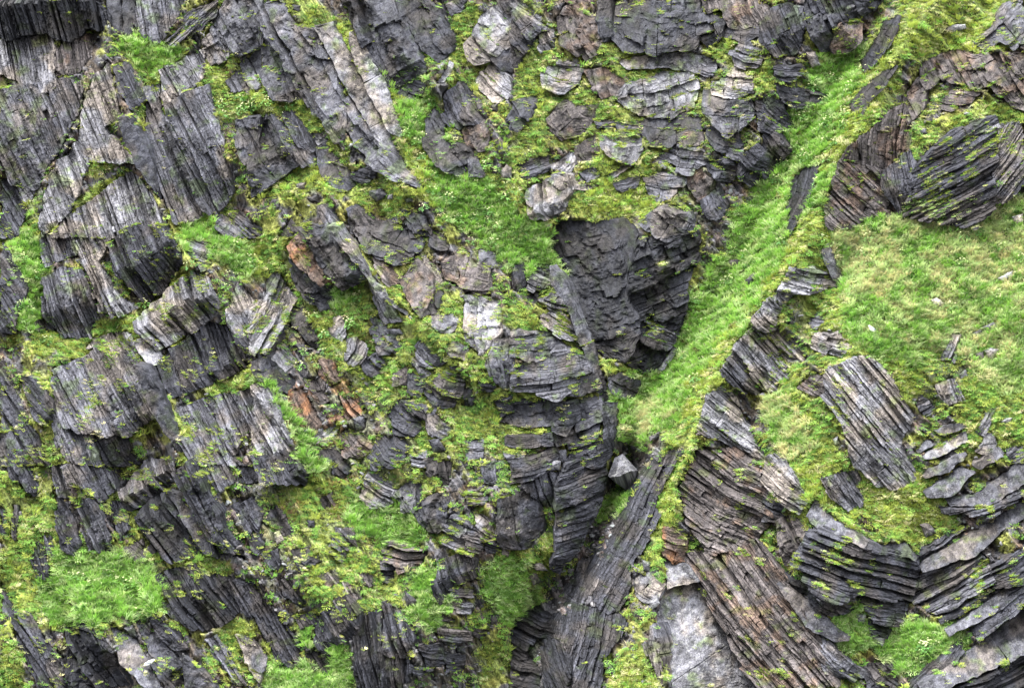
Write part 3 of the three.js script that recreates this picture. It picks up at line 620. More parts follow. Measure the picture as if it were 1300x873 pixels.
function buildOutcrop(spec) {
  const { poly, theta, bed, joint, P, ridge, tone, plate, id, tilt } = spec;
  const th = theta * Math.PI / 180, ct = Math.cos(th), st = Math.sin(th);
  const rag = resample(poly, plate ? 6 : 9, plate ? 1.7 : 2.2, id);
  const cx = poly.reduce((s, p) => s + p[0], 0) / poly.length, cy = poly.reduce((s, p) => s + p[1], 0) / poly.length;
  // a along the beds (downhill), b across them (up the pile)
  const toAB = (x, y) => [(x - cx) * ct + (y - cy) * st, (x - cx) * st - (y - cy) * ct];
  const toXY = (a, b) => [cx + a * ct + b * st, cy + a * st - b * ct];
  const ab = rag.map(p => toAB(...p));
  let a0 = 1e9, a1 = -1e9, b0 = 1e9, b1 = -1e9; for (const [a, b] of ab) { a0 = Math.min(a0, a); a1 = Math.max(a1, a); b0 = Math.min(b0, b); b1 = Math.max(b1, b); }
  const d0 = depthAt(cx, cy), gx = (depthAt(cx + 18, cy) - depthAt(cx - 18, cy)) / 36, gy = (depthAt(cx, cy + 18) - depthAt(cx, cy - 18)) / 36;
  const ref = plate ? (x, y) => d0 + gx * .5 * (x - cx) + gy * (y - cy) + PXM * (tilt[0] * (x - cx) + tilt[1] * .6 * (y - cy)) : (x, y) => mix(depthAt(x, y), d0 + gx * (x - cx) + gy * (y - cy), bed > 30 ? .9 : .35);
  spec.ref = ref; spec.cx = cx; spec.cy = cy;
  const origin = place(cx, cy, d0);
  const root = new THREE.Group(); root.name = spec.name; root.position.copy(origin);
  const toView = CAM.clone().sub(origin).normalize();
  const n2 = RT.clone().multiplyScalar(st).addScaledVector(UP, ct).normalize();       // up the pile, in the plane of the cliff
  const phi = (plate ? 12 : 'BFC'.includes(spec.tile) ? 26 : 15) * Math.PI / 180;
  const o = toView.clone().multiplyScalar(Math.cos(phi)).addScaledVector(n2, -Math.sin(phi)).normalize();
  const e1 = RT.clone().multiplyScalar(ct).addScaledVector(UP, -st).normalize(), nb = e1.clone().cross(o).normalize();    // along the beds, and square to them
  const dot = (v, e) => v[0] * e.x + v[1] * e.y + v[2] * e.z;
  const emb = plate ? 1.1 : 1.6;
  // slab positions across the pile
  const shift = plate ? spec.lift * Math.sin(phi) / PXM : 0;
  const cuts = [b0];
  if (plate) cuts.push(b1 + .01); else { let b = b0; while (b < b1 - bed * .5) { b += bed * (.42 + 1.75 * rnd() ** 2); if (b1 - b < bed * .5) b = b1 + .01; cuts.push(b); } if (cuts[cuts.length - 1] < b1) cuts.push(b1 + .01); }
  const len = a1 - a0; let walk = 0;
  const size = Math.sqrt(Math.max(1, (a1 - a0) * (b1 - b0)));
  const PP = P * clamp(size / 55, .45, 1.15) * .9, back0 = plate ? shift : (.55 * PP) * Math.sin(phi) / PXM;
  for (let k = 0; k + 1 < cuts.length; k++) {
    const lo = cuts[k], hi = cuts[k + 1] - (plate ? 0 : .35);
    walk = walk * .55 + rr(-1, 1) * .26; const bedOut = (walk * Math.max(PP, .6) + rr(-.1, .1) - (!plate && rnd() < .16 ? .32 : 0)) * ('KLDH'.includes(spec.tile) && bed < 7 ? .5 : 1), rj = ridge + rr(-.07, .07);
    const toneJ = rr(.82, 1.18);
    // runs of this bed inside the outline
    const stepScan = 2; let run = null; const runs = [];
    for (let a = a0 + .5; a <= a1; a += stepScan) {
      const xs = sections(ab, a); let ok = false;
      for (let q = 0; q + 1 < xs.length; q += 2) if (Math.min(hi, xs[q + 1]) - Math.max(lo, xs[q]) > .8) ok = true;
      if (ok) { if (!run) { run = [a, a]; runs.push(run); } run[1] = a; } else run = null;
    }
    for (const [ra, rb] of runs) {
      if (rb - ra < 3) continue;
      const js = [ra]; let a = ra;
      while (a < rb) { a += joint * rr(.5, 1.6); if (rb - a < joint * .4) a = rb; js.push(Math.min(a, rb)); }
      for (let q = 0; q + 1 < js.length; q++) {
        const s0 = js[q], s1 = js[q + 1] - (js.length > 2 ? .5 : 0), L = s1 - s0; if (L < 2) continue;
        const jut = plate ? 0 : rr(-.16, .16) * Math.min(1, PP) + (rnd() < .12 ? -.3 : 0), ta = rr(-.006, .006), tb = rr(-.02, .02);
        const thick = hi - lo, nA = clamp(Math.round(L / (plate ? 4 : 3)), 2, 60), nB = clamp(Math.round(thick / (plate ? 4 : 2.6)), 1, 40);
        const gA = [0], gB = [0]; const eA = Math.min(.2, 1 / L), eB = Math.min(.22, .9 / thick);
        for (let i = 0; i <= nA; i++) gA.push(mix(eA, 1 - eA, i / nA)); gA.push(1);
        for (let i = 0; i <= nB; i++) gB.push(mix(eB, 1 - eB, i / nB)); gB.push(1);
        const grid = [], back = []; const sd = (id * 131 + k * 17 + q) | 0; const lean = rr(-2.5, 2.5);
        for (let i = 0; i < gA.length; i++) {
          const aa = mix(s0, s1, gA[i]), xs = sections(ab, clamp(aa, ra, rb)); let bl = lo, bh = hi, best = -1;
          for (let z = 0; z + 1 < xs.length; z += 2) { const l = Math.max(lo, xs[z]), h2 = Math.min(hi, xs[z + 1]); if (h2 - l > best) { best = h2 - l; bl = l; bh = h2; } }
          if (bh - bl < .6) { const m = (bl + bh) / 2; bl = m - .3; bh = m + .3; }
          const row = [], brow = [];
          for (let j = 0; j < gB.length; j++) {
            const bb = mix(bl, bh, gB[j]), edge = i === 0 || j === 0 || i === gA.length - 1 || j === gB.length - 1;
            const aj = aa + (edge ? lean * (gB[j] - .5) * ((i === 0 && q) || (i === gA.length - 1 && q < js.length - 2) ? 1 : 0) : 0);
            const [x, y] = toXY(aj, bb + back0), t = clamp((aa - a0) / len, 0, 1);
            let jutM;                                              // how far the face stands out of the cliff, in metres (shape, not colour)
            if (plate) jutM = spec.lift + (fbm(x / 16, y / 16, sd, 3) - .5) * .2 + (fbm(aa / 30, bb / 5, sd + 2, 2) - .5) * .1 + (hash(i, j, sd) - .5) * .025 + (hash(Math.floor(bb / 8 + fbm(aa / 14, bb / 9, sd, 2) * 2.4), Math.floor(aa / 21 + fbm(aa / 9, bb / 12, sd + 4, 2) * 2), sd) - .5) * (tone === 'm' || tone === 'd' ? .1 : .2);
            else {
              jutM = t < rj ? mix(.4, 1, t / rj) : mix(1, .18, Math.pow((t - rj) / (1 - rj), .8)); jutM *= PP;
              jutM += bedOut + jut - PP * .45 * ((bb - b0) / (b1 - b0) - .5) + ta * (aa - (s0 + s1) / 2) * 1.4 + tb * (bb - (lo + hi) / 2) * .6;
              jutM += (tri(aa / 11, sd) - .5) * .1 + (hash(Math.floor(bb / 2.2), id, 3) - .5) * .08 + (fbm(aa / 6, bb / 4, sd, 2) - .5) * .08 + (fbm(x / 40, y / 40, 90, 2) - .5) * .3 * Math.min(1, PP);
              jutM += (hash(i, j, sd) - .5) * .07 - (hash(i >> 1, j >> 1, sd + 9) < .1 ? .09 : 0);                  // chipped faces
              if (bed > 12) {                                           // massive beds break in flat facets
                const G = 24, gi = Math.floor(x / G), gj = Math.floor(y / G); let bd = 1e9, b2 = 1e9, bi = 0, bj = 0, ox = 0, oy = 0;
                for (let ii = -1; ii < 2; ii++) for (let jj = -1; jj < 2; jj++) { const fx = (gi + ii + hash(gi + ii, gj + jj, 61)) * G, fy = (gj + jj + hash(gi + ii, gj + jj, 62)) * G, dd = Math.hypot((x - fx) * .8, y - fy); if (dd < bd) { b2 = bd; bd = dd; bi = gi + ii; bj = gj + jj; ox = x - fx; oy = y - fy; } else if (dd < b2) b2 = dd; }
                jutM += (hash(bi, bj, 63) - .5) * (tone === 'k' ? .26 : .3) + ox * (hash(bi, bj, 64) - .5) * .02 + oy * (hash(bi, bj, 65) - .5) * .026 - (b2 - bd < 1.6 && hash(bi, bj, 66) < .5 ? .09 : 0);
              }
              jutM = Math.max(jutM, -.25);
            }
            if (edge) jutM -= plate ? .05 : .045;
            place(x, y, ref(x, y), tv[0]); const base = tv[0];
            const col = stain(x, y, tone, id); const tj = toneJ * (.9 + .2 * hash(sd, 3, 3));
            row.push([base.x + o.x * jutM, base.y + o.y * jutM, base.z + o.z * jutM, aj * PXM + id * .37, bb * PXM + id * .61, col[0] * tj, col[1] * tj, col[2] * tj]);
            if (edge) { const cb = Math.min(jutM - .5, 0) - emb; brow.push([base.x + o.x * cb, base.y + o.y * cb, base.z + o.z * cb, 0, 0, col[0] * tj, col[1] * tj, col[2] * tj, jutM - cb]); } else brow.push(null);
          }
          grid.push(row); back.push(brow);
        }
        const sp = new Soup(), nI = gA.length, nJ = gB.length;
        const flip = 1;
        for (let i = 0; i + 1 < nI; i++) for (let j = 0; j + 1 < nJ; j++) { const A = grid[i][j], B = grid[i + 1][j], C = grid[i + 1][j + 1], D = grid[i][j + 1]; if ((i + j) & 1) sp.quad(A, B, C, D); else sp.quad(B, C, D, A); }
        for (const row of grid) for (const v of row) { v[3] = dot(v, e1) + id * .37; v[4] = dot(v, nb) + id * .61; }
        const wall = (i, j, i2, j2, alongA) => {                    // the top of a bed: its texture runs along the bed and into the rock
          const q4 = [grid[i][j], back[i][j], back[i2][j2], grid[i2][j2]].map(v => { const w = v.slice(0, 8); w[3] = dot(w, alongA ? e1 : o); w[4] = dot(w, alongA ? o : nb); return w; });
          sp.quad(...q4);
        };
        for (let i = 0; i + 1 < nI; i++) { wall(i, 0, i + 1, 0, true); wall(i + 1, nJ - 1, i, nJ - 1, true); }
        for (let j = 0; j + 1 < nJ; j++) { wall(0, j + 1, 0, j, false); wall(nI - 1, j, nI - 1, j + 1, false); }
        addPiece(plate ? 'slab' : thick > 11 ? 'rock_block' : 'slate_bed', sp, MATS[tone + (plate || bed > 12 ? 'p' : '')], root, origin, spec);
      }
    }
  }
  return root;
}
// loose stones: rounded angular lumps with an outline like the traced one
function buildStone(spec) {
  const { poly, tone, id, wedge } = spec;
  const rag = resample(poly, 3.5, .7, id), n = rag.length;
  const cx = poly.reduce((s, p) => s + p[0], 0) / poly.length, cy = poly.reduce((s, p) => s + p[1], 0) / poly.length; spec.cx = cx; spec.cy = cy;
  const d0 = depthAt(cx, cy) - (wedge ? 1.6 : .1), origin = place(cx, cy, d0); const ref = () => d0; spec.ref = ref;
  const sp = new Soup(); let rad = 0; for (const [x, y] of rag) rad += Math.hypot(x - cx, y - cy) / n; const R = rad * PXM;
  const view = CAM.clone().sub(origin).normalize(), rings = [[.15, 1], [.45, .92], [.78, .62], [1, .12], [.96, -.45], [.7, -.95], [.3, -1.15]];
  const dirUp = Math.tan((wedge ? 30 : 40) * Math.PI / 180), cutD = rr(-.5, .5), V = [];
  for (let k = 0; k < rings.length; k++) { const row = []; for (let i = 0; i <= n; i++) {
    const q = i % n, [x, y] = rag[q], f = rings[k][0], X = cx + (x - cx) * f, Y = cy + (y - cy) * f;
    const crease = wedge ? (Y - cy < 0 || X < cx + 8 ? 0 : -.5) : 0;
    const c = R * (wedge ? 1.1 : .75) * (rings[k][1] + (tri(q / 4, id) - .5) * .25 + crease + cutD * (x - cx) / (rad || 1) * .3 * f + (Y - cy) / (rad || 1) * .3 * f) + (hash(k, q, id) - .5) * .08 * R;
    place(X, Y, d0, tv[0]); const col = stain(X, Y, tone, id);
    const wx = tv[0].x + view.x * c, wy = tv[0].y + view.y * c, wz = tv[0].z + view.z * c; row.push([wx, wy, wz, wx + .4 * wz, wy - .5 * wz, ...col]);
  } V.push(row); }
  for (let k = 0; k + 1 < rings.length; k++) for (let i = 0; i < n; i++) sp.quad(V[k][i], V[k + 1][i], V[k + 1][i + 1], V[k][i + 1]);
  const mid = (row) => { const m = new Array(8).fill(0); for (let i = 0; i < n; i++) for (let z = 0; z < 8; z++) m[z] += row[i][z] / n; return m; };
  const m0 = mid(V[0]), m1 = mid(V[V.length - 1]); for (let i = 0; i < n; i++) { sp.tri(m0, V[0][i], V[0][i + 1]); sp.tri(m1, V[V.length - 1][i + 1], V[V.length - 1][i]); }
  const g = sp.geo(); triCount += sp.p.length / 9; g.translate(-origin.x, -origin.y, -origin.z);
  const m = new THREE.Mesh(g, MATS[tone + 'p']); m.name = spec.name; m.position.copy(origin); m.castShadow = m.receiveShadow = true;
  return m;
}
// the boulder wedged over the cleft: a split block with one pale sloping face and a dark face under it
function buildBoulder(spec) {
  const { poly, tone, id } = spec, cx = poly.reduce((s, p) => s + p[0], 0) / poly.length, cy = poly.reduce((s, p) => s + p[1], 0) / poly.length; spec.cx = cx; spec.cy = cy;
  const d0 = depthAt(cx, cy) - 2.4, origin = place(cx, cy, d0), view = CAM.clone().sub(origin).normalize(); spec.ref = () => d0 + 2.7;
  const T = (x, y, c) => place(650 + x * SC, 573 + y * SC, d0).addScaledVector(view, c).sub(origin);
  const pts = [T(355, 90, .35), T(380, 22, -.5), T(410, 8, -.7), T(436, 62, .1), T(466, 70, -.4), T(455, 100, -.3), T(430, 147, -.4), T(398, 126, .1), T(372, 106, .3), T(362, 95, .5), T(425, 76, .75), T(400, 90, .8), T(440, 72, .5), T(355, 90, -1), T(410, 12, -1.6), T(466, 75, -1.6), T(430, 140, -2.4), T(366, 70, -2.6)];
  let g = new ConvexGeometry(pts); const P = g.attributes.position, uv = [], col = [];
  for (let i = 0; i < P.count; i++) { uv.push(P.getX(i) + .3 * P.getZ(i), P.getY(i) * .8 - P.getZ(i) * .5); const k = .92 + .16 * vn(P.getX(i) * 2, P.getY(i) * 2, 4); col.push(k, k, k); }
  g.setAttribute('uv', new THREE.Float32BufferAttribute(uv, 2)); g.setAttribute('color', new THREE.Float32BufferAttribute(col, 3)); g.computeVertexNormals();
  const m = new THREE.Mesh(g, MATS[tone + 'p']); m.name = spec.name; m.position.copy(origin); m.castShadow = m.receiveShadow = true; return m;
}
const shortName = s => s.split(/,| of | with | under | beside | above | beneath | below | between | in | on | at | ending | leaning | running | tucked | set | lying | left | directly | roofing | forming | sloping | capping | sweeping | spilling | rising | turning | standing | hanging | half | wedged | bending | overhanging r| poking | made | capped | curving | sweeping | streaked /)[0];
const named = OUTLINES.trim().split('\n').map(l => l.split('|')).filter(a => a[4]).map(a => { const [ox, oy] = TILES[a[0]], q = a[1].split(' ').map(s => s.split(',').map(Number)); return [shortName(a[4]), ox + SC * q.reduce((s, p) => s + p[0], 0) / q.length, oy + SC * q.reduce((s, p) => s + p[1], 0) / q.length]; });
const seenLabels = new Set();
const between = (x, y) => { const s = named.slice().sort((p, q) => Math.hypot(p[1] - x, p[2] - y) - Math.hypot(q[1] - x, q[2] - y)); return `between ${s[0][0]} and ${s[1][0]}`; };
const nearest = (x, y) => { let b = null, bd = 1e9; for (const n of named) { const d = Math.hypot(n[1] - x, n[2] - y); if (d < bd) { bd = d; b = n; } } const dy = y - b[2], dx = x - b[1]; return `${bd > 75 ? 'well ' : ''}${Math.abs(dy) > Math.abs(dx) * .6 ? (dy < 0 ? 'above' : 'below') : bd > 75 ? 'to one side of' : 'beside'} the ${b[0]}`; };
OUTLINES.trim().split('\n').forEach((line, id) => {
  const [tile, pts, par, tone, label] = line.split('|'); const [ox, oy] = TILES[tile];
  const poly = pts.split(' ').map(s => s.split(',').map(Number)).map(([x, y]) => [ox + x * SC, oy + y * SC]);
  const v = par.split(','); const spec = { id, tile, poly, tone };
  if (v[0] !== 's' && v[0] !== 'w') { const mx = poly.reduce((s, p) => s + p[0], 0) / poly.length, my = poly.reduce((s, p) => s + p[1], 0) / poly.length; for (const p of poly) { const l = Math.hypot(p[0] - mx, p[1] - my) || 1, k = 1 + 3.2 / l; p[0] = mx + (p[0] - mx) * k; p[1] = my + (p[1] - my) * k; } }
  const area = Math.abs(poly.reduce((s, [x, y], i) => { const [x2, y2] = poly[(i + 1) % poly.length]; return s + x * y2 - x2 * y; }, 0)) / 2;
  const xs = poly.map(p => p[0]), ys = poly.map(p => p[1]); const w = Math.max(...xs) - Math.min(...xs), h = Math.max(...ys) - Math.min(...ys);
  let kind, word, r;
  if (v[0] === 's' || v[0] === 'w') { Object.assign(spec, { wedge: v[0] === 'w', name: numbered(v[0] === 'w' ? 'boulder' : 'stone') }); kind = 'stone'; word = 'loose stone'; r = spec.wedge ? buildBoulder(spec) : buildStone(spec); }
  else if (v[0] === 'p') { Object.assign(spec, { plate: true, theta: +v[1], tilt: [+v[2], +v[3]], lift: v[4] ? +v[4] : .28, bed: 999, joint: 130, P: .4, ridge: .6, name: numbered('smooth_rock') }); kind = 'rock slab'; word = 'smooth slab'; r = buildOutcrop(spec); }
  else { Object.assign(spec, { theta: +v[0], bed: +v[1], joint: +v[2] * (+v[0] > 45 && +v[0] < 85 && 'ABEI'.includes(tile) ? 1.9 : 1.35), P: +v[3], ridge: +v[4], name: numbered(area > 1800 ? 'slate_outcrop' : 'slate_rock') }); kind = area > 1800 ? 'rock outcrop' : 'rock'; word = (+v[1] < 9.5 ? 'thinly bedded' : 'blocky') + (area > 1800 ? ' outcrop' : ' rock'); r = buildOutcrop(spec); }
  if (!spec.plate && !spec.wedge || true) outcrops.push(spec);
  const sz = area < 350 ? 'tiny' : area < 900 ? 'small' : area < 2500 ? 'medium' : 'big', sh = h > 1.7 * w ? ' upright' : w > 2.2 * h ? ' wide' : '';
  let auto = `${sz}${sh} ${TONE_WORD[tone]} ${word} ${nearest(spec.cx, spec.cy)}`;
  if (seenLabels.has(auto)) auto = `${sz}${sh} ${TONE_WORD[tone]} ${word.replace('thinly ', '')} ${between(spec.cx, spec.cy)}`; if (!label) seenLabels.add(auto);
  r.userData = { label: label || auto, category: kind, kind: 'thing' }; spec.root = r; spec.area = area;
  if (!label) r.userData.group = 'rocks ' + PLACE_OF[tile];
  scene.add(r);
});
console.log('rocks', outcrops.length, 'tris', triCount, 'pieces', liveTris.length);
// ---------------------------------------------------------------- the ground under and between the rocks
for (const s of outcrops) { s.x0 = Math.min(...s.poly.map(p => p[0])); s.x1 = Math.max(...s.poly.map(p => p[0])); s.y0 = Math.min(...s.poly.map(p => p[1])); s.y1 = Math.max(...s.poly.map(p => p[1])); }
const CELL = 40, buckets = new Map();
for (const s of outcrops) for (let i = Math.floor(s.x0 / CELL); i <= Math.floor(s.x1 / CELL); i++) for (let j = Math.floor(s.y0 / CELL); j <= Math.floor(s.y1 / CELL); j++) { const k = i + ',' + j; if (!buckets.has(k)) buckets.set(k, []); buckets.get(k).push(s); }
const covering = (x, y) => { const b = buckets.get(Math.floor(x / CELL) + ',' + Math.floor(y / CELL)); if (!b) return []; return b.filter(s => x >= s.x0 && x <= s.x1 && y >= s.y0 && y <= s.y1 && inside(x, y, s.poly)); };
// what grows where: [kind, strength, radius, points]
const GROWTH = [
  ['lush', 1, 40, [1075, 90], [1040, 160], [1005, 230], [950, 330], [900, 420], [840, 500], [800, 525]],
  ['lush', 1, 34, [505, 100], [540, 190], [590, 250], [650, 300], [690, 325]],
  ['lush', 1, 46, [95, 750], [160, 745]], ['lush', 1, 26, [640, 730], [650, 770]], ['lush', .9, 32, [470, 655], [510, 665]],
  ['lush', 1, 24, [360, 868], [430, 868], [420, 850]], ['lush', 1, 34, [1140, 820], [1190, 825]], ['lush', 1, 14, [765, 655], [785, 635]],
  ['lush', .9, 26, [1085, 795], [1080, 800]], ['lush', .8, 22, [250, 300], [300, 330]], ['lush', .8, 22, [340, 500], [390, 590]],
  ['lush', .8, 24, [30, 320], [40, 400]], ['lush', .9, 22, [550, 740], [545, 780]], ['lush', .9, 20, [170, 60], [220, 80]], ['lush', .9, 16, [400, 800], [395, 810]],
  ['lush', .7, 24, [420, 370], [440, 360]], ['lush', .8, 26, [1100, 400], [1140, 450]],
  ['meadow', 1, 70, [1120, 320], [1200, 330], [1290, 320]], ['meadow', .9, 50, [1150, 390], [1230, 400], [1295, 450]], ['meadow', .7, 26, [990, 530], [1010, 560]], ['meadow', .6, 18, [830, 520], [800, 540]],
  ['yellow', .9, 15, [1140, 30], [1092, 140], [1062, 200]], ['yellow', .8, 12, [1030, 285], [1005, 335], [985, 360]], ['yellow', .9, 13, [930, 430], [905, 475], [880, 520]], ['yellow', .8, 11, [858, 590], [848, 620], [835, 680]], ['turf', .8, 24, [1130, 60], [1080, 170], [1020, 310], [955, 395], [900, 475], [862, 550], [840, 640], [830, 700]], ['yellow', .9, 46, [1180, 30], [1250, 20]],
  ['yellow', .9, 40, [1130, 620], [1160, 650]], ['yellow', .9, 22, [1050, 600], [1030, 640]], ['yellow', .8, 30, [420, 60], [470, 140], [520, 230]], ['yellow', .9, 24, [830, 850], [800, 870]],
  ['yellow', .8, 26, [780, 250], [830, 250]], ['yellow', .7, 20, [1130, 480], [1150, 490]],
  ['herb', 1, 40, [1050, 130], [1030, 190]], ['herb', .9, 40, [600, 200], [640, 260]], ['herb', .9, 40, [290, 130], [330, 110]], ['herb', .8, 40, [1070, 300], [1130, 290]],
  ['turf', 1, 18, [165, 65], [210, 90], [190, 130]], ['turf', 1, 9, [205, 140], [222, 200], [238, 245]], ['turf', .9, 16, [255, 90], [290, 140]], ['turf', 1, 16, [275, 110], [330, 125], [375, 135]], ['turf', .7, 8, [10, 100], [60, 70]],
  ['turf', 1, 8, [112, 208], [155, 193]], ['turf', 1, 7, [88, 268], [120, 245], [155, 225]], ['turf', 1, 18, [25, 235], [45, 330], [40, 400]], ['turf', 1, 20, [60, 430], [110, 440], [185, 405], [230, 370]], ['turf', 1, 28, [245, 290], [330, 325]], ['turf', .9, 18, [380, 10], [425, 45], [475, 130]],
  ['turf', 1, 10, [470, 30], [490, 100]], ['turf', 1, 13, [530, 90], [545, 30], [590, 70]], ['turf', .9, 16, [590, 20], [640, 60], [600, 105]], ['turf', 1, 18, [335, 232], [400, 220], [490, 255]], ['turf', .9, 12, [390, 150], [430, 195]],
  ['turf', .75, 46, [400, 340], [470, 440], [560, 540]], ['turf', .75, 42, [520, 390], [600, 450], [650, 540]], ['turf', .8, 24, [670, 30], [680, 110], [670, 220]], ['turf', 1, 7, [760, 68], [860, 66]], ['turf', 1, 10, [775, 100], [880, 90]], ['turf', 1, 22, [740, 258], [800, 240], [770, 195]],
  ['turf', .8, 22, [900, 30], [960, 90]], ['turf', .7, 20, [900, 150], [950, 200]], ['turf', .6, 50, [720, 130], [860, 150], [840, 220]], ['turf', 1, 15, [1175, 165], [1230, 150], [1290, 145]], ['turf', .9, 14, [1150, 190], [1170, 215]],
  ['turf', 1, 9, [180, 480], [235, 560], [262, 640]], ['turf', 1, 11, [275, 495], [330, 480]], ['turf', 1, 18, [330, 500], [420, 640]], ['turf', .5, 40, [80, 500], [90, 560]], ['turf', .85, 38, [10, 610], [60, 690], [15, 760]], ['turf', 1, 13, [150, 640], [195, 695], [270, 720]], ['turf', .9, 18, [295, 800], [305, 805]], ['turf', .9, 16, [8, 830], [12, 850]],
  ['turf', .7, 40, [360, 650], [430, 720], [470, 750]], ['turf', .7, 34, [430, 590], [520, 600]], ['turf', .7, 26, [600, 520], [660, 560]], ['turf', .9, 14, [410, 790], [412, 800]], ['turf', .8, 20, [620, 840], [670, 825]], ['turf', 1, 7, [650, 498], [745, 500]], ['turf', 1, 7, [650, 545], [700, 545]], ['turf', .8, 12, [655, 400], [710, 430]], ['turf', 1, 9, [770, 460], [800, 470]],
  ['turf', 1, 14, [680, 722], [700, 690]], ['turf', 1, 10, [690, 640], [680, 652]], ['turf', .9, 60, [1060, 330], [1080, 420], [1250, 470]], ['turf', .9, 36, [1000, 500], [1020, 570], [1050, 640]], ['turf', .9, 40, [1120, 620], [1180, 660]], ['turf', .8, 30, [1240, 540], [1290, 560]], ['turf', .9, 12, [1030, 868], [1080, 862]],
  ['bare', 1, 26, [800, 560], [815, 575]], ['bare', .8, 16, [905, 385], [915, 405]], ['bare', 1, 45, [740, 760], [700, 850]], ['bare', .9, 30, [760, 690], [790, 700]], ['bare', .8, 50, [480, 830], [560, 840]],
  ['bare', .7, 20, [1190, 500], [1220, 460]], ['bare', .55, 60, [60, 120], [40, 220]], ['bare', .6, 50, [80, 850], [180, 860]], ['bare', .6, 40, [330, 640], [340, 760]], ['bare', .55, 60, [470, 560], [380, 530]], ['bare', .6, 45, [900, 200], [880, 250]],
];
const GROWN = GROWTH.map(([k, w, r, ...pts]) => { const X = pts.map(p => p[0]), Y = pts.map(p => p[1]), m = r * 1.3; return [k, w, r, pts, [Math.min(...X) - m, Math.max(...X) + m, Math.min(...Y) - m, Math.max(...Y) + m]]; });
const seg2 = (x, y, pts) => { if (pts.length < 2) return Math.hypot(x - pts[0][0], y - pts[0][1]); return chain(x, y, pts)[0]; };
function growthRaw(x, y) {
  const g = { lush: 0, meadow: 0, yellow: 0, herb: 0, turf: 0, bare: 0 };
  const wx = x + (fbm(x / 18, y / 18, 201, 2) - .5) * 26, wy = y + (fbm(x / 18, y / 18, 202, 2) - .5) * 26;
  for (const [k, w, r, pts, bx] of GROWN) { if (wx < bx[0] || wx > bx[1] || wy < bx[2] || wy > bx[3]) continue; const d = seg2(wx, wy, pts); if (d < r * 1.3) g[k] = Math.max(g[k], w * (1 - sstep(r * .75, r * 1.3, d))); }
  return g;
}
const growCache = new Map();                                         // looked up every 3 pixels
function growth(x, y) { const k = Math.round(x / 3) * 4096 + Math.round(y / 3); let g = growCache.get(k); if (!g) growCache.set(k, g = growthRaw(Math.round(x / 3) * 3, Math.round(y / 3) * 3)); return g; }
const TX0 = -260, TX1 = 1560, TY0 = -220, TY1 = 1090, TS = 3;
const nx = Math.round((TX1 - TX0) / TS), ny = Math.round((TY1 - TY0) / TS);
const tDepth = new Float32Array((nx + 1) * (ny + 1));
function rough(x, y) {                                              // broken ground: tilted beds showing through
  const a = (x * .5 + y * .87), b = (x * .87 - y * .5), r = x > 800 ? [x * .8 + y * .6, x * .6 - y * .8] : [a, b];
  const lam = fbm(r[0] / 44, r[1] / 5, 6, 3); return (fbm(x / 30, y / 30, 5, 3) - .5) * 1.0 + (lam - .5) * 1.4 + (hash(Math.floor(r[1] / 5 + lam * 3), Math.floor(r[0] / 22 + hash(Math.floor(r[1] / 5), 1, 1) * 9), 8) - .5) * .35 + (fbm(x / 5, y / 5, 7, 2) - .5) * .2;
}
{
  const soil = new THREE.Color(.13, .102, .07), moss = new THREE.Color(.24, .26, .06), stone = new THREE.Color(.115, .113, .12), green = new THREE.Color(.2, .28, .06), c = new THREE.Color();
  const p = [], u = [], col = [], idx = [];
  for (let j = 0; j <= ny; j++) for (let i = 0; i <= nx; i++) {
    const x = TX0 + i * TS, y = TY0 + j * TS, g = growth(x, y), soft = clamp(g.lush + g.meadow + g.yellow + g.turf * .7, 0, 1);
    let d = depthAt(x, y) - rough(x, y) * mix(1, .35, soft);
    for (const s of covering(x, y)) d = Math.max(d, s.ref(x, y) + .35);
    tDepth[j * (nx + 1) + i] = d; place(x, y, d, tv[0]); p.push(tv[0].x, tv[0].y, tv[0].z); { const s = tv[0].y * .85 - tv[0].z * .5; u.push(tv[0].x * .47 - s * .88, tv[0].x * .88 + s * .47); }   // along the beds and across them, in metres
    const n = fbm(x / 18, y / 18, 8, 4), m = fbm(x / 9 + 30, y / 9, 9, 3);
    c.copy(stone).lerp(soil, sstep(.5, .62, m) * .8); c.lerp(moss, Math.max(sstep(.5, .62, n), g.turf * .85) * (1 - g.bare) * .9); c.lerp(green, soft * .8);
    if (g.bare) c.lerp(stone, g.bare * .5);
    const rust = sstep(.58, .7, fbm(x / 16, y / 16, 10, 3)) * (x > 330 && x < 470 && y > 440 && y < 660 ? .45 : .15); c.r = mix(c.r, .5, rust * .7); c.g = mix(c.g, .22, rust * .7); c.b = mix(c.b, .07, rust * .7);
    const k = .8 + .4 * hash(i, j, 2); col.push(c.r * k, c.g * k, c.b * k);
  }
  for (let j = 0; j < ny; j++) for (let i = 0; i < nx; i++) { const a = j * (nx + 1) + i, b = a + 1, e = a + nx + 1, f = e + 1; if ((i + j) & 1) idx.push(a, e, b, b, e, f); else idx.push(a, e, f, a, f, b); }
  const g = new THREE.BufferGeometry(); g.setAttribute('position', new THREE.Float32BufferAttribute(p, 3)); g.setAttribute('uv', new THREE.Float32BufferAttribute(u, 2)); g.setAttribute('color', new THREE.Float32BufferAttribute(col, 3)); g.setIndex(idx); g.computeVertexNormals();
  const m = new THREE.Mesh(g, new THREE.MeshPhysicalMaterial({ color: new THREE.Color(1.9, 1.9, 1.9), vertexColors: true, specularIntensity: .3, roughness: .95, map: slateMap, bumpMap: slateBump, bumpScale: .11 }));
  m.name = 'cliff_terrain'; m.userData = { kind: 'structure', label: 'steep cliff ground of soil, moss and broken slate', category: 'terrain' }; m.castShadow = m.receiveShadow = true; scene.add(m);
}
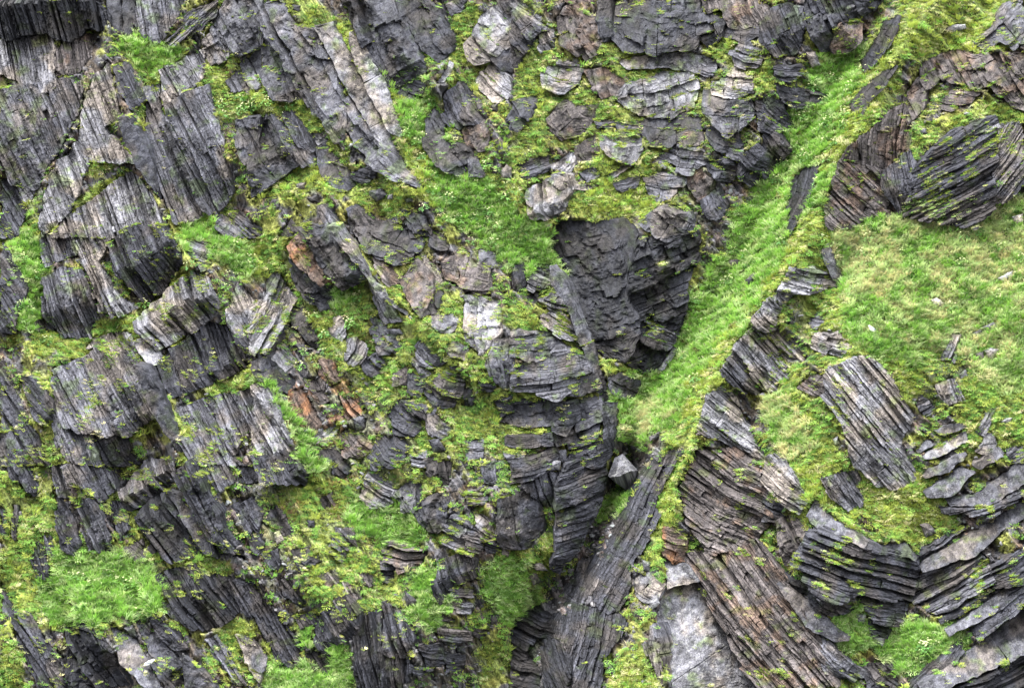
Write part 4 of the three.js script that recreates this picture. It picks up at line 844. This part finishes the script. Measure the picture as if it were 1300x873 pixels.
function groundAt(x, y) {
  const fx = clamp((x - TX0) / TS, 0, nx - 1.001), fy = clamp((y - TY0) / TS, 0, ny - 1.001), i = Math.floor(fx), j = Math.floor(fy), s = fx - i, t = fy - j, q = j * (nx + 1) + i;
  return mix(mix(tDepth[q], tDepth[q + 1], s), mix(tDepth[q + nx + 1], tDepth[q + nx + 2], s), t);
}
// ---------------------------------------------------------------- plants
function blades(list) {                                             // [x, z, height, lean x, lean z, width]
  const p = [], add = (...v) => p.push(...v);
  for (const [x, z, h, lx, lz, w] of list) {
    const a = Math.atan2(lz, lx) + Math.PI / 2, wx = Math.cos(a) * w / 2, wz = Math.sin(a) * w / 2, mx = x + lx * .4, mz = z + lz * .4, my = h * .62, ex = x + lx * 1.2, ez = z + lz * 1.2;
    add(x - wx, 0, z - wz, x + wx, 0, z + wz, mx + wx * .8, my, mz + wz * .8);
    add(x - wx, 0, z - wz, mx + wx * .8, my, mz + wz * .8, mx - wx * .8, my, mz - wz * .8);
    add(mx - wx * .8, my, mz - wz * .8, mx + wx * .8, my, mz + wz * .8, ex, h, ez);
  }
  const g = new THREE.BufferGeometry(); g.setAttribute('position', new THREE.Float32BufferAttribute(p, 3)); g.computeVertexNormals(); return g;
}
function leaves(n, R, Hh, len, wid) {
  const p = [];
  for (let k = 0; k < n; k++) {
    const a = k * 2.4 + rr(-.4, .4), r = R * Math.sqrt((k + .5) / n), y = Hh * (1 - .55 * (r / R) ** 2) * rr(.6, 1.1), x = Math.cos(a) * r, z = Math.sin(a) * r, b = a + rr(-.7, .7), dx = Math.cos(b), dz = Math.sin(b), l = len * rr(.7, 1.25), w = wid * rr(.7, 1.2), dip = rr(-.45, .25) * l;
    const A = [x, y, z], B = [x + dx * l * .5 - dz * w / 2, y + l * .1 + dip * .3, z + dz * l * .5 + dx * w / 2], C = [x + dx * l, y + dip, z + dz * l], D = [x + dx * l * .5 + dz * w / 2, y + l * .1 + dip * .3, z + dz * l * .5 - dx * w / 2];
    p.push(...A, ...B, ...C, ...A, ...C, ...D);
  }
  const g = new THREE.BufferGeometry(); g.setAttribute('position', new THREE.Float32BufferAttribute(p, 3)); g.computeVertexNormals(); return g;
}
const bl = (n, R, h0, h1, lean, w) => Array.from({ length: n }, () => { const a = rr(0, 6.283), r = R * Math.sqrt(rnd()); return [Math.cos(a) * r, Math.sin(a) * r, rr(h0, h1), Math.cos(a) * lean * rr(.2, 1) + rr(-.03, .03), Math.sin(a) * lean * rr(.2, 1) + lean * .35, w * rr(.7, 1.3)]; });
const GEO = {
  tall: [0, 1, 2].map(() => blades(bl(28, .17, .18, .36, .27, .028))),
  short: [0, 1, 2].map(() => blades(bl(28, .16, .05, .13, .13, .028))),
  herb: [0, 1, 2].map(() => leaves(36, .2, .15, .085, .055)),
  mat: [0, 1].map(() => leaves(34, .18, .05, .055, .036)),
};
const leafMat = new THREE.MeshPhysicalMaterial({ color: 0xffffff, roughness: 1, thickness: 0, side: THREE.DoubleSide, transmission: .35, specularIntensity: .3 });
const KIND = { tall: [], short: [], herb: [], mat: [] };
const Q = new THREE.Quaternion(), Q2 = new THREE.Quaternion(), YY = new THREE.Vector3(0, 1, 0), S3 = new THREE.Vector3(), PV = new THREE.Vector3(), TMP = new THREE.Vector3();
const PAL = {                                                       // linear leaf colours
  deep: [.05, .13, .02], mid: [.14, .28, .045], bright: [.24, .42, .075], moss: [.32, .38, .07], straw: [.54, .51, .27], pale: [.42, .52, .22], olive: [.2, .24, .04] };
function colourFor(g, kind, x, y) {
  const n = fbm(x / 16, y / 16, 301, 3), q = rnd(); let c;
  if (g.meadow > .4) c = n > .56 ? (q < .5 ? 'straw' : 'pale') : n > .44 ? (q < .6 ? 'pale' : q < .8 ? 'bright' : 'straw') : (q < .45 ? 'bright' : q < .58 ? 'mid' : q < .96 ? 'pale' : 'deep');
  else if (g.yellow > .4) c = q < .5 ? 'moss' : q < .7 ? 'bright' : q < .85 ? 'olive' : 'straw';
  else if (g.lush > .4) c = q < .48 ? 'bright' : q < .64 ? 'mid' : q < .95 ? 'pale' : 'deep';
  else if (kind === 'herb') c = n > .52 ? (q < .6 ? 'mid' : q < .85 ? 'bright' : 'deep') : (q < .4 ? 'mid' : q < .7 ? 'deep' : 'moss');
  else c = n > .55 ? (q < .45 ? 'moss' : q < .75 ? 'bright' : 'straw') : n > .42 ? (q < .5 ? 'moss' : q < .8 ? 'mid' : 'olive') : (q < .5 ? 'olive' : q < .8 ? 'moss' : 'mid');
  const k = rr(.75, 1.25), p = PAL[c]; return [p[0] * k * rr(.92, 1.08), p[1] * k, p[2] * k];
}
function put(kind, pos, up, scale, col, zone) { KIND[kind].push([pos.x, pos.y, pos.z, up.x, up.y, up.z, scale, ...col, zone]); }
const zoneOf = (x, y) => x > 1010 + Math.max(0, (300 - y)) * .35 || (x > 880 && y > 480 + (x - 880) * -.6 + 60) ? 3 : chain(x, y, RELIEF[0][0])[0] < 75 && y < 600 ? 2 : x > 480 ? 1 : 0;
const upAt = (x, y) => { const a = place(x - 4, y, groundAt(x - 4, y), new THREE.Vector3()), b = place(x + 4, y, groundAt(x + 4, y), new THREE.Vector3()), c = place(x, y - 4, groundAt(x, y - 4), new THREE.Vector3()), d = place(x, y + 4, groundAt(x, y + 4), new THREE.Vector3()); const n = b.sub(a).cross(c.sub(d)).normalize(); return n.lerp(YY, .55).normalize(); };
const flowerSpots = [];
for (let k = 0; k < 215000; k++) {
  const x = rr(-150, 1450), y = rr(-120, 1000), g = growth(x, y), cov = covering(x, y).length > 0; if (cov) continue;
  const soft = clamp(g.lush + g.meadow + g.yellow + g.herb * .8, 0, 1), n = fbm(x / 20, y / 20, 210, 3), n2 = fbm(x / 60, y / 60, 211, 2);
  let dens = sstep(.44, .6, n) * mix(.5, .9, n2) + g.turf * sstep(.22, .38, n); dens = clamp(Math.max(dens, soft), 0, 1); dens *= 1 - g.bare * (1 - soft) * .92; if (rnd() > dens) continue;
  place(x, y, groundAt(x, y) + .02, PV); const up = upAt(x, y), zone = zoneOf(x, y); let kind; const q = rnd();
  if (g.meadow > .4) kind = n2 > .58 ? (q < .3 ? 'herb' : q < .8 ? 'tall' : 'short') : q < .74 ? 'tall' : q < .88 ? 'short' : 'herb'; else if (g.yellow > .4) kind = q < .55 ? 'short' : q < .8 ? 'mat' : q < .9 ? 'tall' : 'herb';
  else if (g.lush > .4) kind = q < .5 ? 'tall' : q < .65 ? 'short' : 'herb'; else kind = n > .55 ? (q < .55 ? 'herb' : q < .8 ? 'mat' : 'short') : (q < .12 ? 'herb' : q < .5 ? 'mat' : q < .95 ? 'short' : 'tall');
  put(kind, PV, up, rr(.7, 1.25) * (kind === 'herb' ? .78 : 1), colourFor(g, kind, x, y), zone);
}
// turf and moss on whatever rock faces the sky
{
  const A = new THREE.Vector3(), B = new THREE.Vector3(), C = new THREE.Vector3(), n = new THREE.Vector3(), e = new THREE.Vector3();
  for (const [g, o, spec] of liveTris) {
    const P = g.attributes.position.array;
    for (let k = 0; k < P.length; k += 9) {
      A.fromArray(P, k); B.fromArray(P, k + 3); C.fromArray(P, k + 6); n.copy(B).sub(A).cross(e.copy(C).sub(A)); const area = n.length() / 2; n.normalize(); if (n.y < 0) n.negate();
      if (n.y < .56) continue;
      const cnt = area * 70 * sstep(.56, .8, n.y); let m = Math.floor(cnt) + (rnd() < cnt % 1 ? 1 : 0); m = Math.min(m, 60);
      for (let q = 0; q < m; q++) {
        let s = rnd(), t = rnd(); if (s + t > 1) { s = 1 - s; t = 1 - t; }
        PV.copy(A).multiplyScalar(1 - s - t).addScaledVector(B, s).addScaledVector(C, t).add(o);
        TMP.copy(PV).sub(CAM); const dd = TMP.dot(FWD), x = W / 2 + TMP.x / dd * FPX, y = H / 2 - TMP.dot(UP) / dd * FPX;
        const f = fbm(x / 14, y / 14, 220, 3) + (spec.tone === 'k' ? -.12 : spec.plate ? ('GH'.includes(spec.tile) ? .03 : -.08) : 0) - ('KL'.includes(spec.tile) ? .15 : 'HGCJ'.includes(spec.tile) ? 0.03 : 0); if (f < .555) continue;
        const gg = growth(x, y); if (rnd() < gg.bare * .7) continue;
        const kind = rnd() < .5 ? 'mat' : 'short';
        put(kind, PV, n.clone().lerp(YY, .5).normalize(), rr(.45, .85), colourFor(gg, kind, x, y), zoneOf(x, y));
      }
    }
  }
}
const ZN = ['on the slope of steep slate ribs', 'on the broken slope beside the alcove', 'filling the green gully', 'on the spur and its meadow'];
const KN = { tall: ['long_grass', 'long bright grass', 'grass'], short: ['short_grass', 'short yellow green turf', 'grass'], herb: ['leafy_herbs', 'low green leafy herbs', 'ground cover'], mat: ['moss_mat', 'flat cushions of moss', 'moss'] };
{
  const M = new THREE.Matrix4(), col = new THREE.Color();
  for (const kind in KIND) for (let z = 0; z < 4; z++) {
    const mass = new THREE.Group(); mass.name = numbered(KN[kind][0]); mass.userData = { kind: 'stuff', label: KN[kind][1] + ' ' + ZN[z], category: KN[kind][2] }; scene.add(mass);
    for (let v = 0; v < GEO[kind].length; v++) {
    const list = KIND[kind].filter((it, i) => it[10] === z && i % GEO[kind].length === v); if (!list.length) continue;
    const im = new THREE.InstancedMesh(GEO[kind][v], leafMat, list.length);
    list.forEach((it, i) => { Q.setFromUnitVectors(YY, TMP.set(it[3], it[4], it[5])); Q2.setFromAxisAngle(YY, kind === 'tall' ? rr(-1, 1) : rr(0, 6.28)); Q.multiply(Q2); M.compose(PV.set(it[0], it[1], it[2]), Q, S3.setScalar(it[6])); im.setMatrixAt(i, M); im.setColorAt(i, col.setRGB(it[7], it[8], it[9])); });
    im.name = 'tufts'; im.userData = { kind: 'stuff' }; im.castShadow = im.receiveShadow = true; mass.add(im);
    }
  }
  console.log('plants', Object.values(KIND).reduce((s, l) => s + l.length, 0));
}
// ---------------------------------------------------------------- slate chips lying on bare ground
{
  const chip = [0, 1, 2].map(k => { const g = new THREE.DodecahedronGeometry(1, 0); const p = g.attributes.position; for (let i = 0; i < p.count; i++) { const h = .75 + .5 * hash(Math.round(p.getX(i) * 50), Math.round(p.getY(i) * 50 + p.getZ(i) * 900), k); p.setXYZ(i, p.getX(i) * h * 1.3, p.getY(i) * h * .5, p.getZ(i) * h); } g.computeVertexNormals(); return g; });
  const mat = new THREE.MeshStandardMaterial({ color: new THREE.Color(1, 1, 1), roughness: .9 }), lists = [[], [], []], M = new THREE.Matrix4(), col = new THREE.Color(), E = new THREE.Euler();
  for (let k = 0; k < 60000; k++) {
    const x = rr(-60, 1360), y = rr(-40, 920); if (covering(x, y).length) continue; const g = growth(x, y), n = fbm(x / 20, y / 20, 210, 3), soft = clamp(g.lush + g.meadow + g.yellow + g.turf, 0, 1);
    if (rnd() > (g.bare * .7 + (1 - sstep(.36, .54, n)) * .22) * (1 - soft)) continue;
    place(x, y, groundAt(x, y), PV); const s = .035 + .11 * Math.pow(rnd(), 3); lists[k % 3].push([PV.x, PV.y, PV.z, s, .07 + .16 * rnd() * rnd(), rr(.93, 1.1)]);
  }
  const rubble = new THREE.Group(); rubble.name = 'slate_chips'; rubble.userData = { kind: 'stuff', label: 'loose slate chips littering bare ground between the outcrops', category: 'rubble' }; scene.add(rubble);
  lists.forEach((l, v) => { const im = new THREE.InstancedMesh(chip[v], mat, l.length); l.forEach((it, i) => { Q.setFromEuler(E.set(rr(-.9, .9), rr(0, 6), rr(-.9, .9))); M.compose(PV.set(it[0], it[1], it[2]), Q, S3.set(it[3], it[3], it[3])); im.setMatrixAt(i, M); im.setColorAt(i, col.setRGB(it[4] * it[5], it[4], it[4])); }); im.name = 'chips'; im.userData = { kind: 'stuff' }; im.castShadow = im.receiveShadow = true; rubble.add(im); });
}
// ---------------------------------------------------------------- flowering plants: leaves, stems and pale umbels
{
  const leafG = leaves(30, .3, .3, .17, .12), stemL = [], headP = [[], [], [], []];
  for (let k = 0; k < 4; k++) { const a = k * 2.4, r = .08 + .06 * (k % 3), x = Math.cos(a) * r, z = Math.sin(a) * r, h = rr(.38, .55); stemL.push([x * .3, z * .3, h, x * .8, z * .8, .014]); for (let q = 0; q < 7; q++) { const b = q * .9, rad = q ? .03 : 0; headP[k].push([x * 1.2 + Math.cos(b) * rad, h + (q ? -.01 : .012), z * 1.2 + Math.sin(b) * rad]); } }
  const stemG = blades(stemL), one = new THREE.IcosahedronGeometry(.019, 0), headG = headP.map(l => mergeGeometries(l.map(p => one.clone().scale(1, .6, 1).translate(...p))));
  const lm = [[.06, .16, .025], [.1, .22, .035]].map(c => new THREE.MeshStandardMaterial({ color: new THREE.Color(...c), roughness: .75, side: THREE.DoubleSide })), sm = new THREE.MeshStandardMaterial({ color: new THREE.Color(.2, .27, .09), roughness: .8, side: THREE.DoubleSide }), hm = new THREE.MeshStandardMaterial({ color: new THREE.Color(.5, .5, .27), roughness: .85 });
  const AREAS = [
    ['in the flowery head of the green gully', 70, 40, [1060, 75], [1040, 130], [1020, 190], [1000, 220]], ['along the green gully floor', 26, 30, [980, 280], [940, 340], [900, 400], [850, 480]],
    ['in the side gully between the dark ribs', 50, 40, [530, 120], [560, 220], [620, 270], [670, 300]], ['on the turf shelf under the broad jointed rib', 26, 26, [270, 130], [330, 120], [370, 140]],
    ['on the meadow of the spur', 44, 60, [1070, 290], [1150, 300], [1280, 330], [1200, 380]], ['beside the tilted slab edges', 30, 34, [420, 360], [430, 430], [400, 480], [480, 270]],
    ['in the turf strip by the smooth leaning ribs', 16, 24, [30, 310], [45, 390], [70, 430]], ['in the turf among the roof shaped blocks', 20, 28, [270, 310], [310, 330], [180, 390]], ['on the bright grass patch', 12, 36, [110, 730], [170, 760]],
    ['in the grass pocket of the V fold', 10, 26, [1150, 820], [1190, 830]] ];
  for (const [where, n, r, ...pts] of AREAS) for (let k = 0; k < n; k++) {
    const s = rnd() * (pts.length - 1), i = Math.floor(s), t = s - i, x = mix(pts[i][0], pts[i + 1][0], t) + rr(-r, r), y = mix(pts[i][1], pts[i + 1][1], t) + rr(-r, r); if (covering(x, y).length) continue;
    const f = new THREE.Group(); f.name = numbered('flowering_plant'); place(x, y, groundAt(x, y), f.position); Q.setFromUnitVectors(YY, upAt(x, y)); Q2.setFromAxisAngle(YY, rr(0, 6.28)); f.quaternion.copy(Q.multiply(Q2)); f.scale.setScalar(rr(.55, 1.1));
    for (const [nm, g, m] of [['leaves', leafG, lm[k & 1]], ['stems', stemG, sm], ...headG.map(g => ['flower_head', g, hm])]) { const me = new THREE.Mesh(g, m); me.name = nm; me.castShadow = me.receiveShadow = true; f.add(me); }
    f.userData = { label: 'leafy plant with cream flower heads ' + where, category: 'plant', group: 'flowering plants ' + where }; scene.add(f);
  }
}
// ---------------------------------------------------------------- two seabirds at rest on the cliff
{
  const white = new THREE.MeshStandardMaterial({ color: new THREE.Color(.82, .82, .8), roughness: .8 }), grey = new THREE.MeshStandardMaterial({ color: new THREE.Color(.3, .33, .37), roughness: .8 }), bill = new THREE.MeshStandardMaterial({ color: new THREE.Color(.7, .45, .12), roughness: .6 });
  const lathe = (pts, n = 14) => new THREE.LatheGeometry(pts.map(([r, y]) => new THREE.Vector2(r, y)), n);
  for (const [x, y, face, label] of [[1107, 420, -2.4, 'white seabird with grey wings sitting in the meadow grass'], [189, 844, .4, 'white seabird resting on a ledge of the dark slabs']]) {
    const b = new THREE.Group(); b.name = numbered('seabird'); place(x, y, Math.min(groundAt(x, y), depthAt(x, y)) - .45, b.position); b.rotation.y = face;
    const add = (n, g, m, p = [0, 0, 0], r = [0, 0, 0]) => { const me = new THREE.Mesh(g, m); me.name = n; me.position.set(...p); me.rotation.set(...r); me.castShadow = me.receiveShadow = true; b.add(me); return me; };
    const body = lathe([[0, -.2], [.05, -.17], [.095, -.06], [.1, .03], [.07, .12], [.045, .17], [.05, .215], [.035, .255], [0, .27]]); add('body', body, white, [0, .1, 0], [0, 0, -1.0]);
    for (const s of [-1, 1]) add('wing', lathe([[0, -.2], [.02, -.16], [.055, -.02], [.05, .08], [0, .13]]).scale(1, 1, .35), grey, [-.04, .12, s * .085], [0, 0, -1.2]);
    add('tail', new THREE.ConeGeometry(.04, .16, 8).scale(1, 1, .4), white, [-.2, .02, 0], [0, 0, 2.0]); add('bill', new THREE.ConeGeometry(.013, .06, 8), bill, [.25, .22, 0], [0, 0, -1.6]);
    b.userData = { label, category: 'bird', group: 'seabirds on the cliff' }; scene.add(b);
  }
}
// ---------------------------------------------------------------- draw
const renderer = new THREE.WebGLRenderer({ antialias: true });
renderer.toneMapping = THREE.LinearToneMapping; renderer.toneMappingExposure = EXPOSURE;
renderer.shadowMap.enabled = true; renderer.setSize(1024, 687);
renderer.render(scene, camera);
